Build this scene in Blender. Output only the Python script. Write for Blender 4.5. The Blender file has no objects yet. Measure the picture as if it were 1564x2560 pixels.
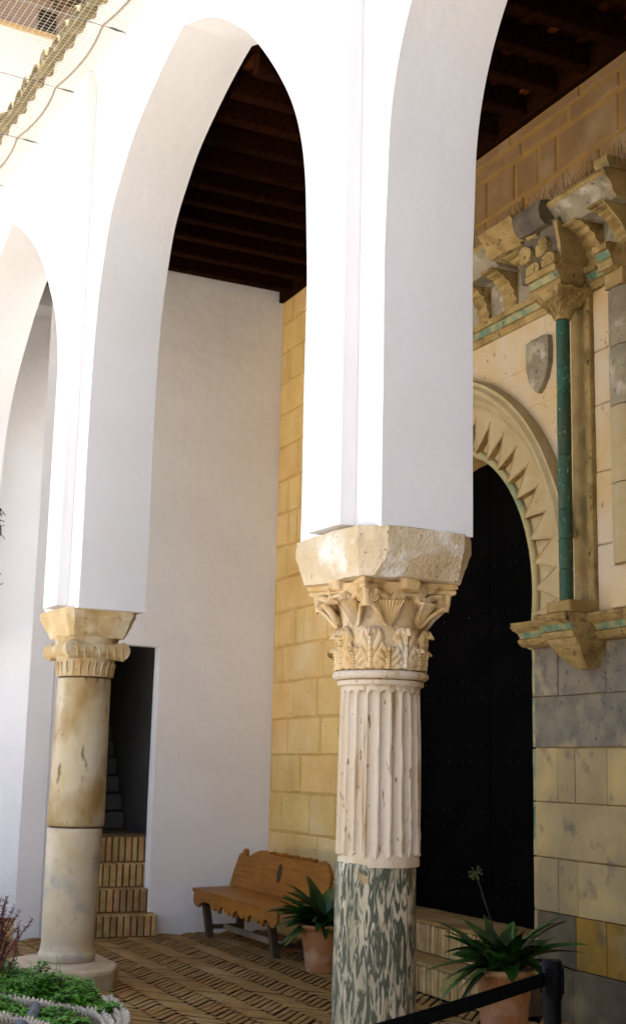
import bpy, bmesh, math, random
from math import sin, cos, pi, radians, sqrt, atan2, tan
from mathutils import Vector, Matrix, noise
from mathutils.geometry import tessellate_polygon
random.seed(7)
S = bpy.context.scene
C = S.collection

# ------------------------------------------------------------------ camera
PITCH, ROLL = radians(10.9), radians(1.28)
FH = Vector((-0.87190, 0.48968, 0)); RH = Vector((0.48968, 0.87190, 0)); ZU = Vector((0, 0, 1))
fwd = FH * cos(PITCH) + ZU * sin(PITCH)
up0 = -FH * sin(PITCH) + ZU * cos(PITCH)
right = RH * cos(ROLL) + up0 * sin(ROLL)
up = -RH * sin(ROLL) + up0 * cos(ROLL)
cd = bpy.data.cameras.new('camera'); cam = bpy.data.objects.new('camera', cd); C.objects.link(cam)
m = Matrix((right, up, -fwd)).transposed().to_4x4(); m.translation = Vector((0, 0, 1.6))
cam.matrix_world = m
cd.sensor_fit = 'VERTICAL'; cd.sensor_height = 36.0; cd.lens = 3300 / 2560 * 36
cd.clip_start = 0.1; cd.clip_end = 800
cd.dof.use_dof = True; cd.dof.focus_distance = 6.6; cd.dof.aperture_fstop = 5.0
S.camera = cam

# ------------------------------------------------------------------ sky, sun, exposure
SUN_EL, SUN_AZ = radians(66), Vector((0.30, 0.954, 0)).normalized()     # high sun behind the building
W = bpy.data.worlds.new('World'); S.world = W; W.use_nodes = True
nt = W.node_tree; bg = nt.nodes['Background']
sky = nt.nodes.new('ShaderNodeTexSky'); sky.sky_type = 'NISHITA'; sky.sun_disc = False
sky.sun_elevation = SUN_EL; sky.sun_rotation = atan2(SUN_AZ.x, SUN_AZ.y)
sky.air_density = 1.0; sky.dust_density = 6.0; sky.ozone_density = 0.6
hs = nt.nodes.new('ShaderNodeHueSaturation'); hs.inputs['Saturation'].default_value = 1.0
nt.links.new(sky.outputs[0], hs.inputs['Color']); nt.links.new(hs.outputs[0], bg.inputs['Color'])
bg.inputs['Strength'].default_value = 0.14
sl = bpy.data.lights.new('sun', 'SUN'); sl.energy = 4.0; sl.angle = radians(0.53); sl.color = (1.0, 0.95, 0.87)
so = bpy.data.objects.new('sun', sl); C.objects.link(so)
sd = Vector((SUN_AZ.x * cos(SUN_EL), SUN_AZ.y * cos(SUN_EL), sin(SUN_EL)))
so.rotation_euler = sd.to_track_quat('Z', 'Y').to_euler(); so.location = (0, 0, 30)
S.view_settings.view_transform = 'Standard'; S.view_settings.look = 'None'
S.view_settings.exposure = 1.98; S.view_settings.gamma = 1.0
S.cycles.max_bounces = 10; S.cycles.diffuse_bounces = 7; S.cycles.use_denoising = True

# ------------------------------------------------------------------ materials
def mat(name, c1, c2=None, scale=4.0, stretch=(1, 1, 1), lo=0.35, hi=0.65, rough=0.85, bump=0.0, bscale=40.0,
        c3=None, s3=2.0, t3=(0.55, 0.7), st3=(1, 1, 1), c4=None, s4=60.0, t4=(0.68, 0.74), st4=(1, 1, 1), var=0.0, detail=5, spec=0.3, bd=0.01, dist3=0.0, hue=0.0):
    M = bpy.data.materials.new(name); M.use_nodes = True
    t = M.node_tree; N = t.nodes; L = t.links; b = N['Principled BSDF']
    b.inputs['Roughness'].default_value = rough
    b.inputs['Specular IOR Level'].default_value = spec
    g = N.new('ShaderNodeNewGeometry')
    def nz(sc, st, det=5, dist=0.0):
        mp = N.new('ShaderNodeMapping'); mp.inputs['Scale'].default_value = st
        L.new(g.outputs['Position'], mp.inputs['Vector'])
        n = N.new('ShaderNodeTexNoise'); n.inputs['Scale'].default_value = sc; n.inputs['Detail'].default_value = det
        n.inputs['Distortion'].default_value = dist
        L.new(mp.outputs[0], n.inputs['Vector']); return n.outputs['Fac']
    def ramp(src, a, bb):
        r = N.new('ShaderNodeMapRange'); r.inputs[1].default_value = a; r.inputs[2].default_value = bb
        r.clamp = True; L.new(src, r.inputs[0]); return r.outputs[0]
    def mix(f, ca, cb):
        x = N.new('ShaderNodeMix'); x.data_type = 'RGBA'
        L.new(f, x.inputs['Factor'])
        for sock, c in ((x.inputs['A'], ca), (x.inputs['B'], cb)):
            if isinstance(c, tuple): sock.default_value = (*c, 1)
            else: L.new(c, sock)
        return x.outputs['Result']
    col = c1
    if c2: col = mix(ramp(nz(scale, stretch, detail), lo, hi), c1, c2)
    if c3: col = mix(ramp(nz(s3, st3, 6, dist3), *t3), col, c3)
    if c4: col = mix(ramp(nz(s4, st4, 4), *t4), col, c4)
    if var or hue:
        oi = N.new('ShaderNodeObjectInfo'); h = N.new('ShaderNodeHueSaturation')
        r = N.new('ShaderNodeMapRange'); r.inputs[3].default_value = 1 - var; r.inputs[4].default_value = 1 + var
        L.new(oi.outputs['Random'], r.inputs[0]); L.new(r.outputs[0], h.inputs['Value'])
        if hue:
            w = N.new('ShaderNodeMath'); w.operation = 'MULTIPLY'; w.inputs[1].default_value = 7.31; L.new(oi.outputs['Random'], w.inputs[0])
            fr = N.new('ShaderNodeMath'); fr.operation = 'FRACT'; L.new(w.outputs[0], fr.inputs[0])
            rr = N.new('ShaderNodeMapRange'); rr.inputs[3].default_value = 0.5 - hue; rr.inputs[4].default_value = 0.5 + hue
            L.new(fr.outputs[0], rr.inputs[0]); L.new(rr.outputs[0], h.inputs['Hue'])
        if isinstance(col, tuple): h.inputs['Color'].default_value = (*col, 1)
        else: L.new(col, h.inputs['Color'])
        col = h.outputs[0]
    if isinstance(col, tuple): b.inputs['Base Color'].default_value = (*col, 1)
    else: L.new(col, b.inputs['Base Color'])
    if bump:
        bp = N.new('ShaderNodeBump'); bp.inputs['Strength'].default_value = bump; bp.inputs['Distance'].default_value = bd
        L.new(nz(bscale, (1, 1, 1), 8), bp.inputs['Height']); L.new(bp.outputs[0], b.inputs['Normal'])
    return M

M = {}
M['plaster'] = mat('white_plaster', (0.80, 0.785, 0.765), (0.76, 0.74, 0.715), 1.3, bump=0.35, bscale=9, rough=0.9, spec=0.1, bd=0.012)
M['plaster2'] = mat('aged_white_plaster', (0.85, 0.835, 0.815), (0.80, 0.78, 0.755), 0.9, (1, 1, 1.6), bump=0.5, bscale=5, rough=0.9, spec=0.1, bd=0.02, c3=(0.76, 0.735, 0.70), s3=1.1, t3=(0.56, 0.85))
M['sand'] = mat('yellow_sandstone', (0.72, 0.48, 0.175), (0.63, 0.40, 0.13), 3.0, bump=0.5, bscale=26, c3=(0.76, 0.57, 0.285), s3=1.7, t3=(0.5, 0.75), c4=(0.20, 0.12, 0.05), s4=34, t4=(0.66, 0.73), var=0.07, hue=0.005)
M['mortar'] = mat('yellow_mortar', (0.60, 0.385, 0.125), (0.52, 0.32, 0.095), 6, bump=0.4, bscale=40)
M['sandhi'] = mat('brown_weathered_sandstone', (0.225, 0.132, 0.052), (0.165, 0.092, 0.033), 2.6, bump=0.6, bscale=30, c3=(0.29, 0.195, 0.098), s3=2.1, t3=(0.5, 0.72), c4=(0.12, 0.08, 0.04), s4=30, t4=(0.66, 0.72), var=0.08)  # upper wall coloured darker for the ceiling's shade
M['portal'] = mat('cream_portal_stone', (0.37, 0.255, 0.095), (0.28, 0.18, 0.055), 5, bump=0.9, bscale=38, c3=(0.19, 0.115, 0.032), s3=6.5, t3=(0.49, 0.68), c4=(0.075, 0.048, 0.018), s4=24, t4=(0.60, 0.72), bd=0.02)
M['panel'] = mat('pale_rosy_stone', (0.52, 0.405, 0.27), (0.50, 0.345, 0.155), 2.2, bump=0.25, bscale=40, c3=(0.47, 0.325, 0.145), s3=3.3, t3=(0.56, 0.8), c4=(0.24, 0.15, 0.06), s4=22, t4=(0.66, 0.74))
M['brown'] = mat('brown_stained_stone', (0.24, 0.145, 0.042), (0.33, 0.23, 0.085), 7, bump=0.6, bscale=40, c3=(0.17, 0.13, 0.05), s3=5, t3=(0.52, 0.7))  # brown tone; puts shade on the portal's side faces into colour
M['greyst'] = mat('grey_weathered_stone', (0.29, 0.24, 0.15), (0.19, 0.15, 0.09), 5, bump=0.9, bscale=40, c3=(0.46, 0.40, 0.29), s3=6, t3=(0.55, 0.7), c4=(0.10, 0.09, 0.07), s4=20, t4=(0.60, 0.72))
M['darkst'] = mat('black_crusted_stone', (0.07, 0.055, 0.04), (0.13, 0.10, 0.06), 8, bump=0.6, bscale=40)  # black stone tone; also paints shade in the scroll voids
M['jambdark'] = mat('dark_grey_jamb_stone', (0.125, 0.105, 0.078), (0.195, 0.16, 0.105), 7, bump=0.4, bscale=60, c3=(0.31, 0.24, 0.13), s3=5, t3=(0.54, 0.68), c4=(0.05, 0.045, 0.04), s4=30, t4=(0.60, 0.72), var=0.06)
M['jambpale'] = mat('pale_grey_jamb_stone', (0.335, 0.245, 0.115), (0.245, 0.178, 0.085), 2.6, bump=0.5, bscale=30, c3=(0.43, 0.30, 0.105), s3=2.4, t3=(0.46, 0.70), c4=(0.12, 0.095, 0.065), s4=6, t4=(0.58, 0.74), var=0.10)
M['jambgold'] = mat('ochre_stained_jamb_stone', (0.36, 0.185, 0.018), (0.19, 0.105, 0.014), 3.5, (1, 1, 0.5), bump=0.5, bscale=30, c3=(0.33, 0.235, 0.105), s3=2.0, t3=(0.52, 0.66), c4=(0.07, 0.048, 0.018), s4=4, t4=(0.54, 0.70))
M['jamblow'] = mat('damp_grey_jamb_stone', (0.125, 0.09, 0.045), (0.065, 0.048, 0.026), 4, bump=0.4, bscale=40, c3=(0.24, 0.165, 0.07), s3=3, t3=(0.55, 0.70))  # lowest stones coloured dark for the shadow low on the wall
M['teal'] = mat('green_glazed_tile', (0.026, 0.078, 0.043), (0.042, 0.062, 0.028), 8, (1, 1, 0.5), bump=0.9, bscale=50, rough=0.6, c3=(0.016, 0.115, 0.085), s3=1.3, t3=(0.55, 0.72), c4=(0.30, 0.32, 0.17), s4=42, t4=(0.62, 0.72), var=0.22)
M['tealstrip'] = mat('worn_turquoise_paint', (0.10, 0.175, 0.105), (0.34, 0.29, 0.13), 9, lo=0.40, hi=0.62, bump=0.6, bscale=40, c3=(0.045, 0.18, 0.15), s3=2.0, t3=(0.62, 0.76), c4=(0.10, 0.075, 0.03), s4=20, t4=(0.62, 0.74))
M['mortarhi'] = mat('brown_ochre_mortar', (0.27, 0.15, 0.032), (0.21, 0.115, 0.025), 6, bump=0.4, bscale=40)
M['wing'] = mat('pale_grey_wing_stone', (0.46, 0.435, 0.40), (0.40, 0.375, 0.34), 2)  # for the unseen block added against light from the right
M['archband'] = mat('pale_tan_arch_stone', (0.42, 0.32, 0.165), (0.37, 0.265, 0.12), 5, bump=0.4, bscale=40, c3=(0.36, 0.25, 0.10), s3=4, t3=(0.54, 0.75), c4=(0.2, 0.13, 0.05), s4=30, t4=(0.68, 0.76))
M['archroll'] = mat('stone_roll_with_green_paint', (0.40, 0.31, 0.14), (0.30, 0.25, 0.10), 6, bump=0.4, bscale=40, c3=(0.13, 0.20, 0.115), s3=1.5, t3=(0.54, 0.70))
M['impost'] = mat('cream_impost_stone', (0.64, 0.525, 0.35), (0.52, 0.395, 0.22), 5, bump=0.7, bscale=50, c3=(0.80, 0.75, 0.65), s3=4, t3=(0.55, 0.66), c4=(0.20, 0.13, 0.06), s4=26, t4=(0.66, 0.73), bd=0.015)
M['capital'] = mat('carved_cream_marble', (0.66, 0.485, 0.255), (0.55, 0.37, 0.155), 8, bump=0.4, bscale=60, c3=(0.64, 0.525, 0.37), s3=5, t3=(0.5, 0.7), c4=(0.34, 0.20, 0.07), s4=16, t4=(0.57, 0.74))
M['flute'] = mat('pinkish_fluted_marble', (0.61, 0.52, 0.405), (0.53, 0.40, 0.245), 4, (1, 1, 0.22), bump=0.7, bscale=45, rough=0.75, c3=(0.37, 0.215, 0.085), s3=13, t3=(0.57, 0.72), st3=(1, 1, 0.11), c4=(0.17, 0.105, 0.055), s4=42, t4=(0.63, 0.72), st4=(1, 1, 0.35))
M['greenm'] = mat('green_veined_marble', (0.51, 0.44, 0.31), (0.25, 0.22, 0.125), 9, (1, 1, 0.28), bump=0.25, bscale=60, rough=0.6, c3=(0.066, 0.074, 0.044), s3=34.0, t3=(0.455, 0.53), st3=(1, 1, 0.20), c4=(0.33, 0.24, 0.11), s4=9, t4=(0.60, 0.72), dist3=1.6)
M['joint'] = mat('lime_joint', (0.60, 0.50, 0.36), (0.50, 0.39, 0.25), 12, bump=0.6, bscale=50)
M['yelm'] = mat('yellowed_marble', (0.57, 0.485, 0.34), (0.47, 0.35, 0.17), 4, (1, 1, 0.45), bump=0.3, bscale=40, rough=0.65, c3=(0.31, 0.19, 0.055), s3=3.0, t3=(0.47, 0.66), st3=(1, 1, 0.6), c4=(0.19, 0.125, 0.055), s4=13, t4=(0.60, 0.69), st4=(1, 1, 0.5))
M['whitem'] = mat('grey_white_marble', (0.60, 0.505, 0.355), (0.50, 0.395, 0.23), 4, bump=0.3, bscale=40, rough=0.65, c3=(0.33, 0.31, 0.28), s3=4.2, t3=(0.55, 0.70), st3=(1, 1, 0.8), c4=(0.38, 0.28, 0.15), s4=11, t4=(0.58, 0.80))
M['plinth'] = mat('worn_plinth_stone', (0.46, 0.36, 0.235), (0.37, 0.28, 0.17), 5, bump=0.4, bscale=40, c3=(0.34, 0.245, 0.115), s3=3)
M['brick'] = mat('tan_floor_brick', (0.27, 0.143, 0.036), (0.20, 0.103, 0.024), 7, bump=0.5, bscale=60, c3=(0.30, 0.185, 0.065), s3=2.0, t3=(0.5, 0.7), var=0.09, hue=0.006)
M['riser'] = mat('pale_riser_brick', (0.47, 0.315, 0.13), (0.36, 0.205, 0.07), 9, bump=0.5, bscale=60, c3=(0.25, 0.14, 0.05), s3=6, t3=(0.58, 0.72), var=0.24, hue=0.014)
M['dirt'] = mat('dark_joint_dirt', (0.05, 0.029, 0.012), (0.028, 0.017, 0.007), 10)  # joint soil; also colours shade inside brick joints and holes
M['dirtlt'] = mat('brown_joint_dirt', (0.13, 0.08, 0.035), (0.08, 0.05, 0.025), 10)
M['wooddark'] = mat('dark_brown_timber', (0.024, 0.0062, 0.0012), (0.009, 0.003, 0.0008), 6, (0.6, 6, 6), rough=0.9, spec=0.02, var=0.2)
M['batten'] = mat('red_brown_batten', (0.11, 0.031, 0.007), (0.03, 0.009, 0.0025), 6, rough=0.9, spec=0.02, var=0.6)
M['benchwood'] = mat('varnished_orange_wood', (0.31, 0.112, 0.007), (0.20, 0.070, 0.005), 5, (0.5, 1, 9), rough=0.45, spec=0.22, bump=0.15, bscale=30, c3=(0.33, 0.125, 0.012), s3=2.5, t3=(0.5, 0.7), c4=(0.10, 0.035, 0.008), s4=9, t4=(0.66, 0.74))
M['legwood'] = mat('grey_brown_leg_wood', (0.105, 0.065, 0.035), (0.06, 0.037, 0.02), 6, rough=0.7)
M['railwood'] = mat('pale_worn_rail_wood', (0.28, 0.21, 0.125), (0.17, 0.12, 0.07), 5, rough=0.8)
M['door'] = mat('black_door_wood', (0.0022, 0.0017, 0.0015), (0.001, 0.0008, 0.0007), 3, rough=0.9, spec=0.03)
M['stud'] = mat('dull_iron', (0.0025, 0.0025, 0.0025), rough=0.6, spec=0.05)
M['terra'] = mat('terracotta', (0.40, 0.165, 0.058), (0.32, 0.125, 0.042), 5, bump=0.2, bscale=50, c3=(0.47, 0.27, 0.15), s3=5, t3=(0.52, 0.68), c4=(0.22, 0.10, 0.045), s4=9, t4=(0.6, 0.72))
M['terrarim'] = mat('pale_terracotta_rim', (0.55, 0.36, 0.16), (0.46, 0.26, 0.11), 6, bump=0.2)
M['soil'] = mat('dark_soil', (0.035, 0.024, 0.015), (0.02, 0.014, 0.01), 20, bump=0.8, bscale=60)
M['leaf'] = mat('dark_strap_leaf', (0.026, 0.082, 0.009), (0.008, 0.030, 0.004), 6, rough=0.4, spec=0.4, var=0.45, hue=0.02)
M['leafy'] = mat('yellowed_strap_leaf', (0.24, 0.20, 0.03), (0.10, 0.12, 0.02), 8, rough=0.5)
M['flower'] = mat('dry_seed_head', (0.085, 0.09, 0.022), rough=0.7)
M['clover'] = mat('bright_clover', (0.075, 0.235, 0.008), (0.028, 0.11, 0.005), 9, rough=0.6, c3=(0.12, 0.23, 0.04), s3=7, t3=(0.55, 0.7))
M['heather'] = mat('rusty_red_twigs', (0.19, 0.055, 0.045), (0.12, 0.03, 0.028), 20, rough=0.8)
M['twig'] = mat('dark_twig', (0.03, 0.022, 0.016), rough=0.8)
M['pebble'] = mat('white_pebbles', (0.46, 0.41, 0.33), (0.32, 0.27, 0.20), 12, rough=0.6, var=0.1)
M['slate'] = mat('blue_grey_slate', (0.045, 0.053, 0.062), (0.09, 0.10, 0.105), 9, rough=0.6, bump=0.3, bscale=40)
M['basin'] = mat('brown_pebbled_mortar', (0.17, 0.115, 0.055), (0.08, 0.055, 0.03), 16, bump=1.0, bscale=50)
M['black'] = mat('black_powder_coat', (0.0016, 0.0018, 0.0022), rough=0.5, spec=0.07)
M['belt'] = mat('black_belt', (0.0025, 0.0025, 0.0032), rough=0.9, spec=0.05)
M['net'] = mat('cream_net_thread', (0.50, 0.42, 0.29), rough=0.8)
M['rope'] = mat('tan_rope', (0.30, 0.26, 0.20), rough=0.9)
M['steel'] = mat('dark_steel', (0.10, 0.11, 0.12), rough=0.5)
M['tile'] = mat('olive_roof_tile', (0.29, 0.24, 0.125), (0.21, 0.168, 0.08), 9, bump=0.4, bscale=40, c3=(0.48, 0.39, 0.22), s3=6, t3=(0.55, 0.7), var=0.12)
M['lime'] = mat('limewash', (0.80, 0.785, 0.75), (0.72, 0.70, 0.66), 8, bump=0.5, bscale=25)
M['upwall'] = mat('upper_white_wall', (0.80, 0.77, 0.74), (0.75, 0.72, 0.69), 2)
M['mauve'] = mat('mauve_render', (0.36, 0.27, 0.25), (0.30, 0.22, 0.20), 3)
M['trim'] = mat('tan_trim', (0.50, 0.33, 0.16), rough=0.8)
M['shutter'] = mat('dark_brown_eave_wood', (0.09, 0.055, 0.04), (0.06, 0.035, 0.025), 5)
M['void'] = mat('dark_window', (0.008, 0.008, 0.008), rough=0.4)
M['ground'] = mat('courtyard_paving', (0.54, 0.515, 0.475), (0.48, 0.455, 0.42), 1.5, bump=0.3, bscale=10)
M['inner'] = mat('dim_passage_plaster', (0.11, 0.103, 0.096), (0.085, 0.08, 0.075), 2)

# ------------------------------------------------------------------ object helpers
WL = {}
def wl(o): return WL.get(o.name, Vector((0, 0, 0))) if o else Vector((0, 0, 0))
def tag(o, label=None, cat=None, group=None, kind=None):
    if label: o['label'] = label
    if cat: o['category'] = cat
    if group: o['group'] = group
    if kind: o['kind'] = kind
    return o
def thing(name, label, cat, loc=(0, 0, 0), group=None):
    o = bpy.data.objects.new(name, None); C.objects.link(o); o.location = loc; o.empty_display_size = 0.2
    WL[o.name] = Vector(loc); return tag(o, label, cat, group)
def link(name, me, loc, parent=None, rot=None, scale=None):
    o = bpy.data.objects.new(name, me); C.objects.link(o)
    o.parent = parent; o.location = Vector(loc) - wl(parent)
    if rot: o.rotation_euler = rot
    if scale: o.scale = scale
    WL[o.name] = Vector(loc); return o
class MB:
    def __init__(s): s.v = []; s.f = []; s.mi = []
    def add(s, vs, fs, F=None, mi=0):
        n = len(s.v)
        s.v += [tuple(F(*p)) if F else tuple(p) for p in vs]
        s.f += [tuple(i + n for i in f) for f in fs]; s.mi += [mi] * len(fs); return s
    def box(s, a0, a1, b0, b1, c0, c1, F=None, mi=0):
        return s.add([(a, b, c) for c in (c0, c1) for b in (b0, b1) for a in (a0, a1)],
                     [(0, 2, 3, 1), (4, 5, 7, 6), (0, 1, 5, 4), (2, 6, 7, 3), (0, 4, 6, 2), (1, 3, 7, 5)], F, mi)
    def chbox(s, a0, a1, b0, b1, c0, c1, ch, F=None, jit=0.0, mi=0):
        j = lambda: random.uniform(-jit, jit)
        v = [(a0, b0, c0), (a1, b0, c0), (a1, b1, c0), (a0, b1, c0)]
        q = [(a0 + j(), b0 + j()), (a1 + j(), b0 + j()), (a1 + j(), b1 + j()), (a0 + j(), b1 + j())]
        v += [(x, y, c1 - ch) for x, y in q]
        sg = [(1, 1), (-1, 1), (-1, -1), (1, -1)]
        v += [(x + sx * ch, y + sy * ch, c1 + j() * 0.5) for (x, y), (sx, sy) in zip(q, sg)]
        f = [(i, (i + 1) % 4, 4 + (i + 1) % 4, 4 + i) for i in range(4)] + [(4 + i, 4 + (i + 1) % 4, 8 + (i + 1) % 4, 8 + i) for i in range(4)] + [(8, 9, 10, 11), (3, 2, 1, 0)]
        return s.add(v, f, F, mi)
    def prism(s, poly, c0, c1, F=None, mi=0):
        n = len(poly)
        v = [(a, b, c0) for a, b in poly] + [(a, b, c1) for a, b in poly]
        tr = tessellate_polygon([[Vector((a, b, 0)) for a, b in poly]])
        f = [tuple(t) for t in tr] + [tuple(i + n for i in reversed(t)) for t in tr]
        f += [(i, (i + 1) % n, n + (i + 1) % n, n + i) for i in range(n)]
        return s.add(v, f, F, mi)
    def grid(s, rows, closed=False, F=None, mi=0, cap=False):
        R = len(rows); K = len(rows[0]); v = [p for r in rows for p in r]; f = []
        for i in range(R - 1):
            for j in range(K if closed else K - 1):
                f.append((i * K + j, i * K + (j + 1) % K, (i + 1) * K + (j + 1) % K, (i + 1) * K + j))
        if cap: f += [tuple(reversed(range(K))), tuple((R - 1) * K + j for j in range(K))]
        return s.add(v, f, F, mi)
    def lathe(s, prof, cx=0, cy=0, n=40, cap=True, wob=None, mi=0):
        rows = []
        for r, z in prof:
            row = []
            for j in range(n):
                a = 2 * pi * j / n; rr = r * (1 + (wob(a, z) if wob else 0)); row.append((cx + rr * cos(a), cy + rr * sin(a), z))
            rows.append(row)
        return s.grid(rows, True, cap=cap, mi=mi)
    def tube(s, pts, r, n=6, mi=0, closed=False):
        pts = [Vector(p) for p in pts]; rows = []; N = len(pts)
        pr = None
        for i, p in enumerate(pts):
            d = (pts[(i + 1) % N if closed else min(i + 1, N - 1)] - pts[(i - 1) % N if closed else max(i - 1, 0)])
            d = d.normalized() if d.length > 1e-9 else Vector((0, 0, 1))
            if pr is None: a = d.orthogonal().normalized()
            else: a = (pr - d * pr.dot(d)); a = a.normalized() if a.length > 1e-6 else d.orthogonal().normalized()
            pr = a; b = d.cross(a); rr = r[i] if isinstance(r, (list, tuple)) else r
            rows.append([tuple(p + a * rr * cos(2 * pi * k / n) + b * rr * sin(2 * pi * k / n)) for k in range(n)])
        if closed: rows.append(rows[0]); return s.grid(rows, True, mi=mi)
        return s.grid(rows, True, mi=mi, cap=True)
    def mesh(s, name, mats, smooth=None):
        me = bpy.data.meshes.new(name)
        c = Vector((0, 0, 0))
        if s.v:
            lo = [min(p[i] for p in s.v) for i in range(3)]; hi = [max(p[i] for p in s.v) for i in range(3)]
            c = Vector([(a + b) / 2 for a, b in zip(lo, hi)]); c.z = lo[2]
        me.from_pydata([tuple(Vector(p) - c) for p in s.v], [], s.f)
        if not isinstance(mats, (list, tuple)): mats = [mats]
        for m_ in mats: me.materials.append(m_)
        if len(mats) > 1:
            for p, i in zip(me.polygons, s.mi): p.material_index = i
        bm = bmesh.new(); bm.from_mesh(me); bmesh.ops.recalc_face_normals(bm, faces=bm.faces); bm.to_mesh(me); bm.free()
        if smooth is not None:
            for p in me.polygons: p.use_smooth = True
            if smooth < 180: me.set_sharp_from_angle(angle=radians(smooth))
        return me, c
    def build(s, name, mats, parent=None, smooth=None, label=None, kind=None):
        me, c = s.mesh(name, mats, smooth)
        o = link(name, me, c, parent)
        return tag(o, label, kind=kind)
def rough(o, amp, scale, levels=0):
    """real uneven relief: subdivide and push vertices by noise"""
    me = o.data; bm = bmesh.new(); bm.from_mesh(me)
    for _ in range(levels): bmesh.ops.subdivide_edges(bm, edges=bm.edges[:], cuts=1, use_grid_fill=True)
    off = wl(o)
    for v in bm.verts:
        p = (v.co + off) * scale
        v.co += Vector(noise.noise_vector(p)) * amp + Vector(noise.noise_vector(p * 2.7)) * amp * 0.4
    bm.to_mesh(me); bm.free(); return o

# frames: back wall (u along, o out towards the courtyard, z) and end wall (v from the corner, o out, z)
K = 0.0729; NR = sqrt(1 + K * K)
C0 = Vector((-12.065, 6.335, 0)); TU = Vector((1, -K, 0)) / NR; NO = Vector((-K, -1, 0)) / NR
TV = Vector((-K, -1, 0)) / NR; NE = Vector((1, -K, 0)) / NR
ANG = atan2(TU.y, TU.x)
def PB(u, z, o): return C0 + TU * u + NO * o + Vector((0, 0, z))
def PE(v, z, o): return C0 + TV * v + NE * o + Vector((0, 0, z))
def PX(x, z, y): return Vector((x, y, z))          # (x, z) polygon extruded along y

# ================================================================== SETTING
g = MB().box(-60, 60, -60, 2.7, -0.3, -0.06).build('ground', M['ground'], kind='structure')
floor = MB().add([(-14.4, 2.7, -0.05), (8, 2.7, -0.05), (8, 6.6, -0.05), (-14.4, 6.6, -0.05)], [(0, 1, 2, 3)]).build('floor', M['dirt'], kind='structure')

# ------------------------------------------------------------------ white arcade
SPR = 2.728
reg = [(0, 4.2), (0.014, 4.49), (0.044, 4.82), (0.12, 5.13), (0.244, 5.40), (0.44, 5.68), (0.70, 5.97), (0.886, 6.15), (1.17, 6.37), (1.44, 6.54), (1.70, 6.68)]
lef = [(0, 4.3), (0.012, 4.58), (0.03, 4.86), (0.065, 5.12), (0.113, 5.35), (0.25, 5.77), (0.48, 6.07), (0.71, 6.29), (1.08, 6.515), (1.36, 6.65), (1.532, 6.715)]
reg2 = reg[:-2] + [(1.44, 6.538), (1.687, 6.645), (1.877, 6.715)]
def dense(pts, n=5):
    out = []
    for i in range(len(pts) - 1):
        p0 = pts[max(i - 1, 0)]; p1 = pts[i]; p2 = pts[i + 1]; p3 = pts[min(i + 2, len(pts) - 1)]
        for k in range(n):
            t = k / n
            out.append(tuple(0.5 * (2 * b + (c - a) * t + (2 * a - 5 * b + 4 * c - d) * t * t + (3 * b - a - 3 * c + d) * t ** 3) for a, b, c, d in zip(p0, p1, p2, p3)))
    out.append(pts[-1]); return out
def arch(xl, xr, left, rightp, apex=None):
    L_ = [(xl + dx, z) for dx, z in dense(left)]; R_ = [(xr - dx, z) for dx, z in dense(rightp)]
    base = [(xl, SPR + (4.2 - SPR) * k / 8) for k in range(8)]
    baser = [(xr, SPR + (4.2 - SPR) * k / 8) for k in range(8)]
    return base + L_[:-1] + [apex or ((xl + xr) / 2, left[-1][1])] + list(reversed(R_[:-1])) + list(reversed(baser))
outl = [(-14.6, SPR)]
outl += arch(-13.61, -10.215, reg, reg)
outl += arch(-9.412, -6.003, lef, reg2, (-7.88, 6.715))
outl += arch(-5.212, -1.80, reg, reg)
outl += arch(-1.01, 2.40, reg, reg)
outl += [(3.2, SPR), (3.2, 7.46), (-14.6, 7.46)]
wob = []
for i, (x, z) in enumerate(outl):
    w = 0.009 * noise.noise(Vector((x * 1.7, 0, z * 1.7))) if SPR < z < 7 else 0
    wob.append((x + w, z + w * 0.6))
arc = thing('arcade', 'white plastered arcade wall with tall pointed arches on old columns', 'arcade', (-7.7, 3.57, SPR))
wallp = MB().prism(wob, 3.30, 3.835, PX).build('wall', M['plaster'], arc, smooth=35)
bv = wallp.modifiers.new('bev', 'BEVEL'); bv.width = 0.009; bv.segments = 2; bv.limit_method = 'ANGLE'; bv.angle_limit = radians(50)
for x0 in (-9.82, -5.612, -1.405):
    p = MB().box(x0 - 0.165, x0 + 0.165, 3.212, 3.298, 2.762, 7.19).build('pilaster', M['plaster'], arc)
# cornice carrying the tiles
prof = [(3.299, 7.06), (3.27, 7.16), (3.215, 7.255), (3.14, 7.315), (3.10, 7.335), (3.09, 7.365), (3.074, 7.385), (3.072, 7.43), (3.085, 7.452), (3.20, 7.456), (3.299, 7.456)]
rows = [[(x, y, z + 0.006 * noise.noise(Vector((x * 2, y * 3, z)))) for y, z in prof] for x in [-14.6 + k * 0.2 for k in range(90)]]
MB().grid(rows).build('cornice', M['lime'], arc, smooth=50)
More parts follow.
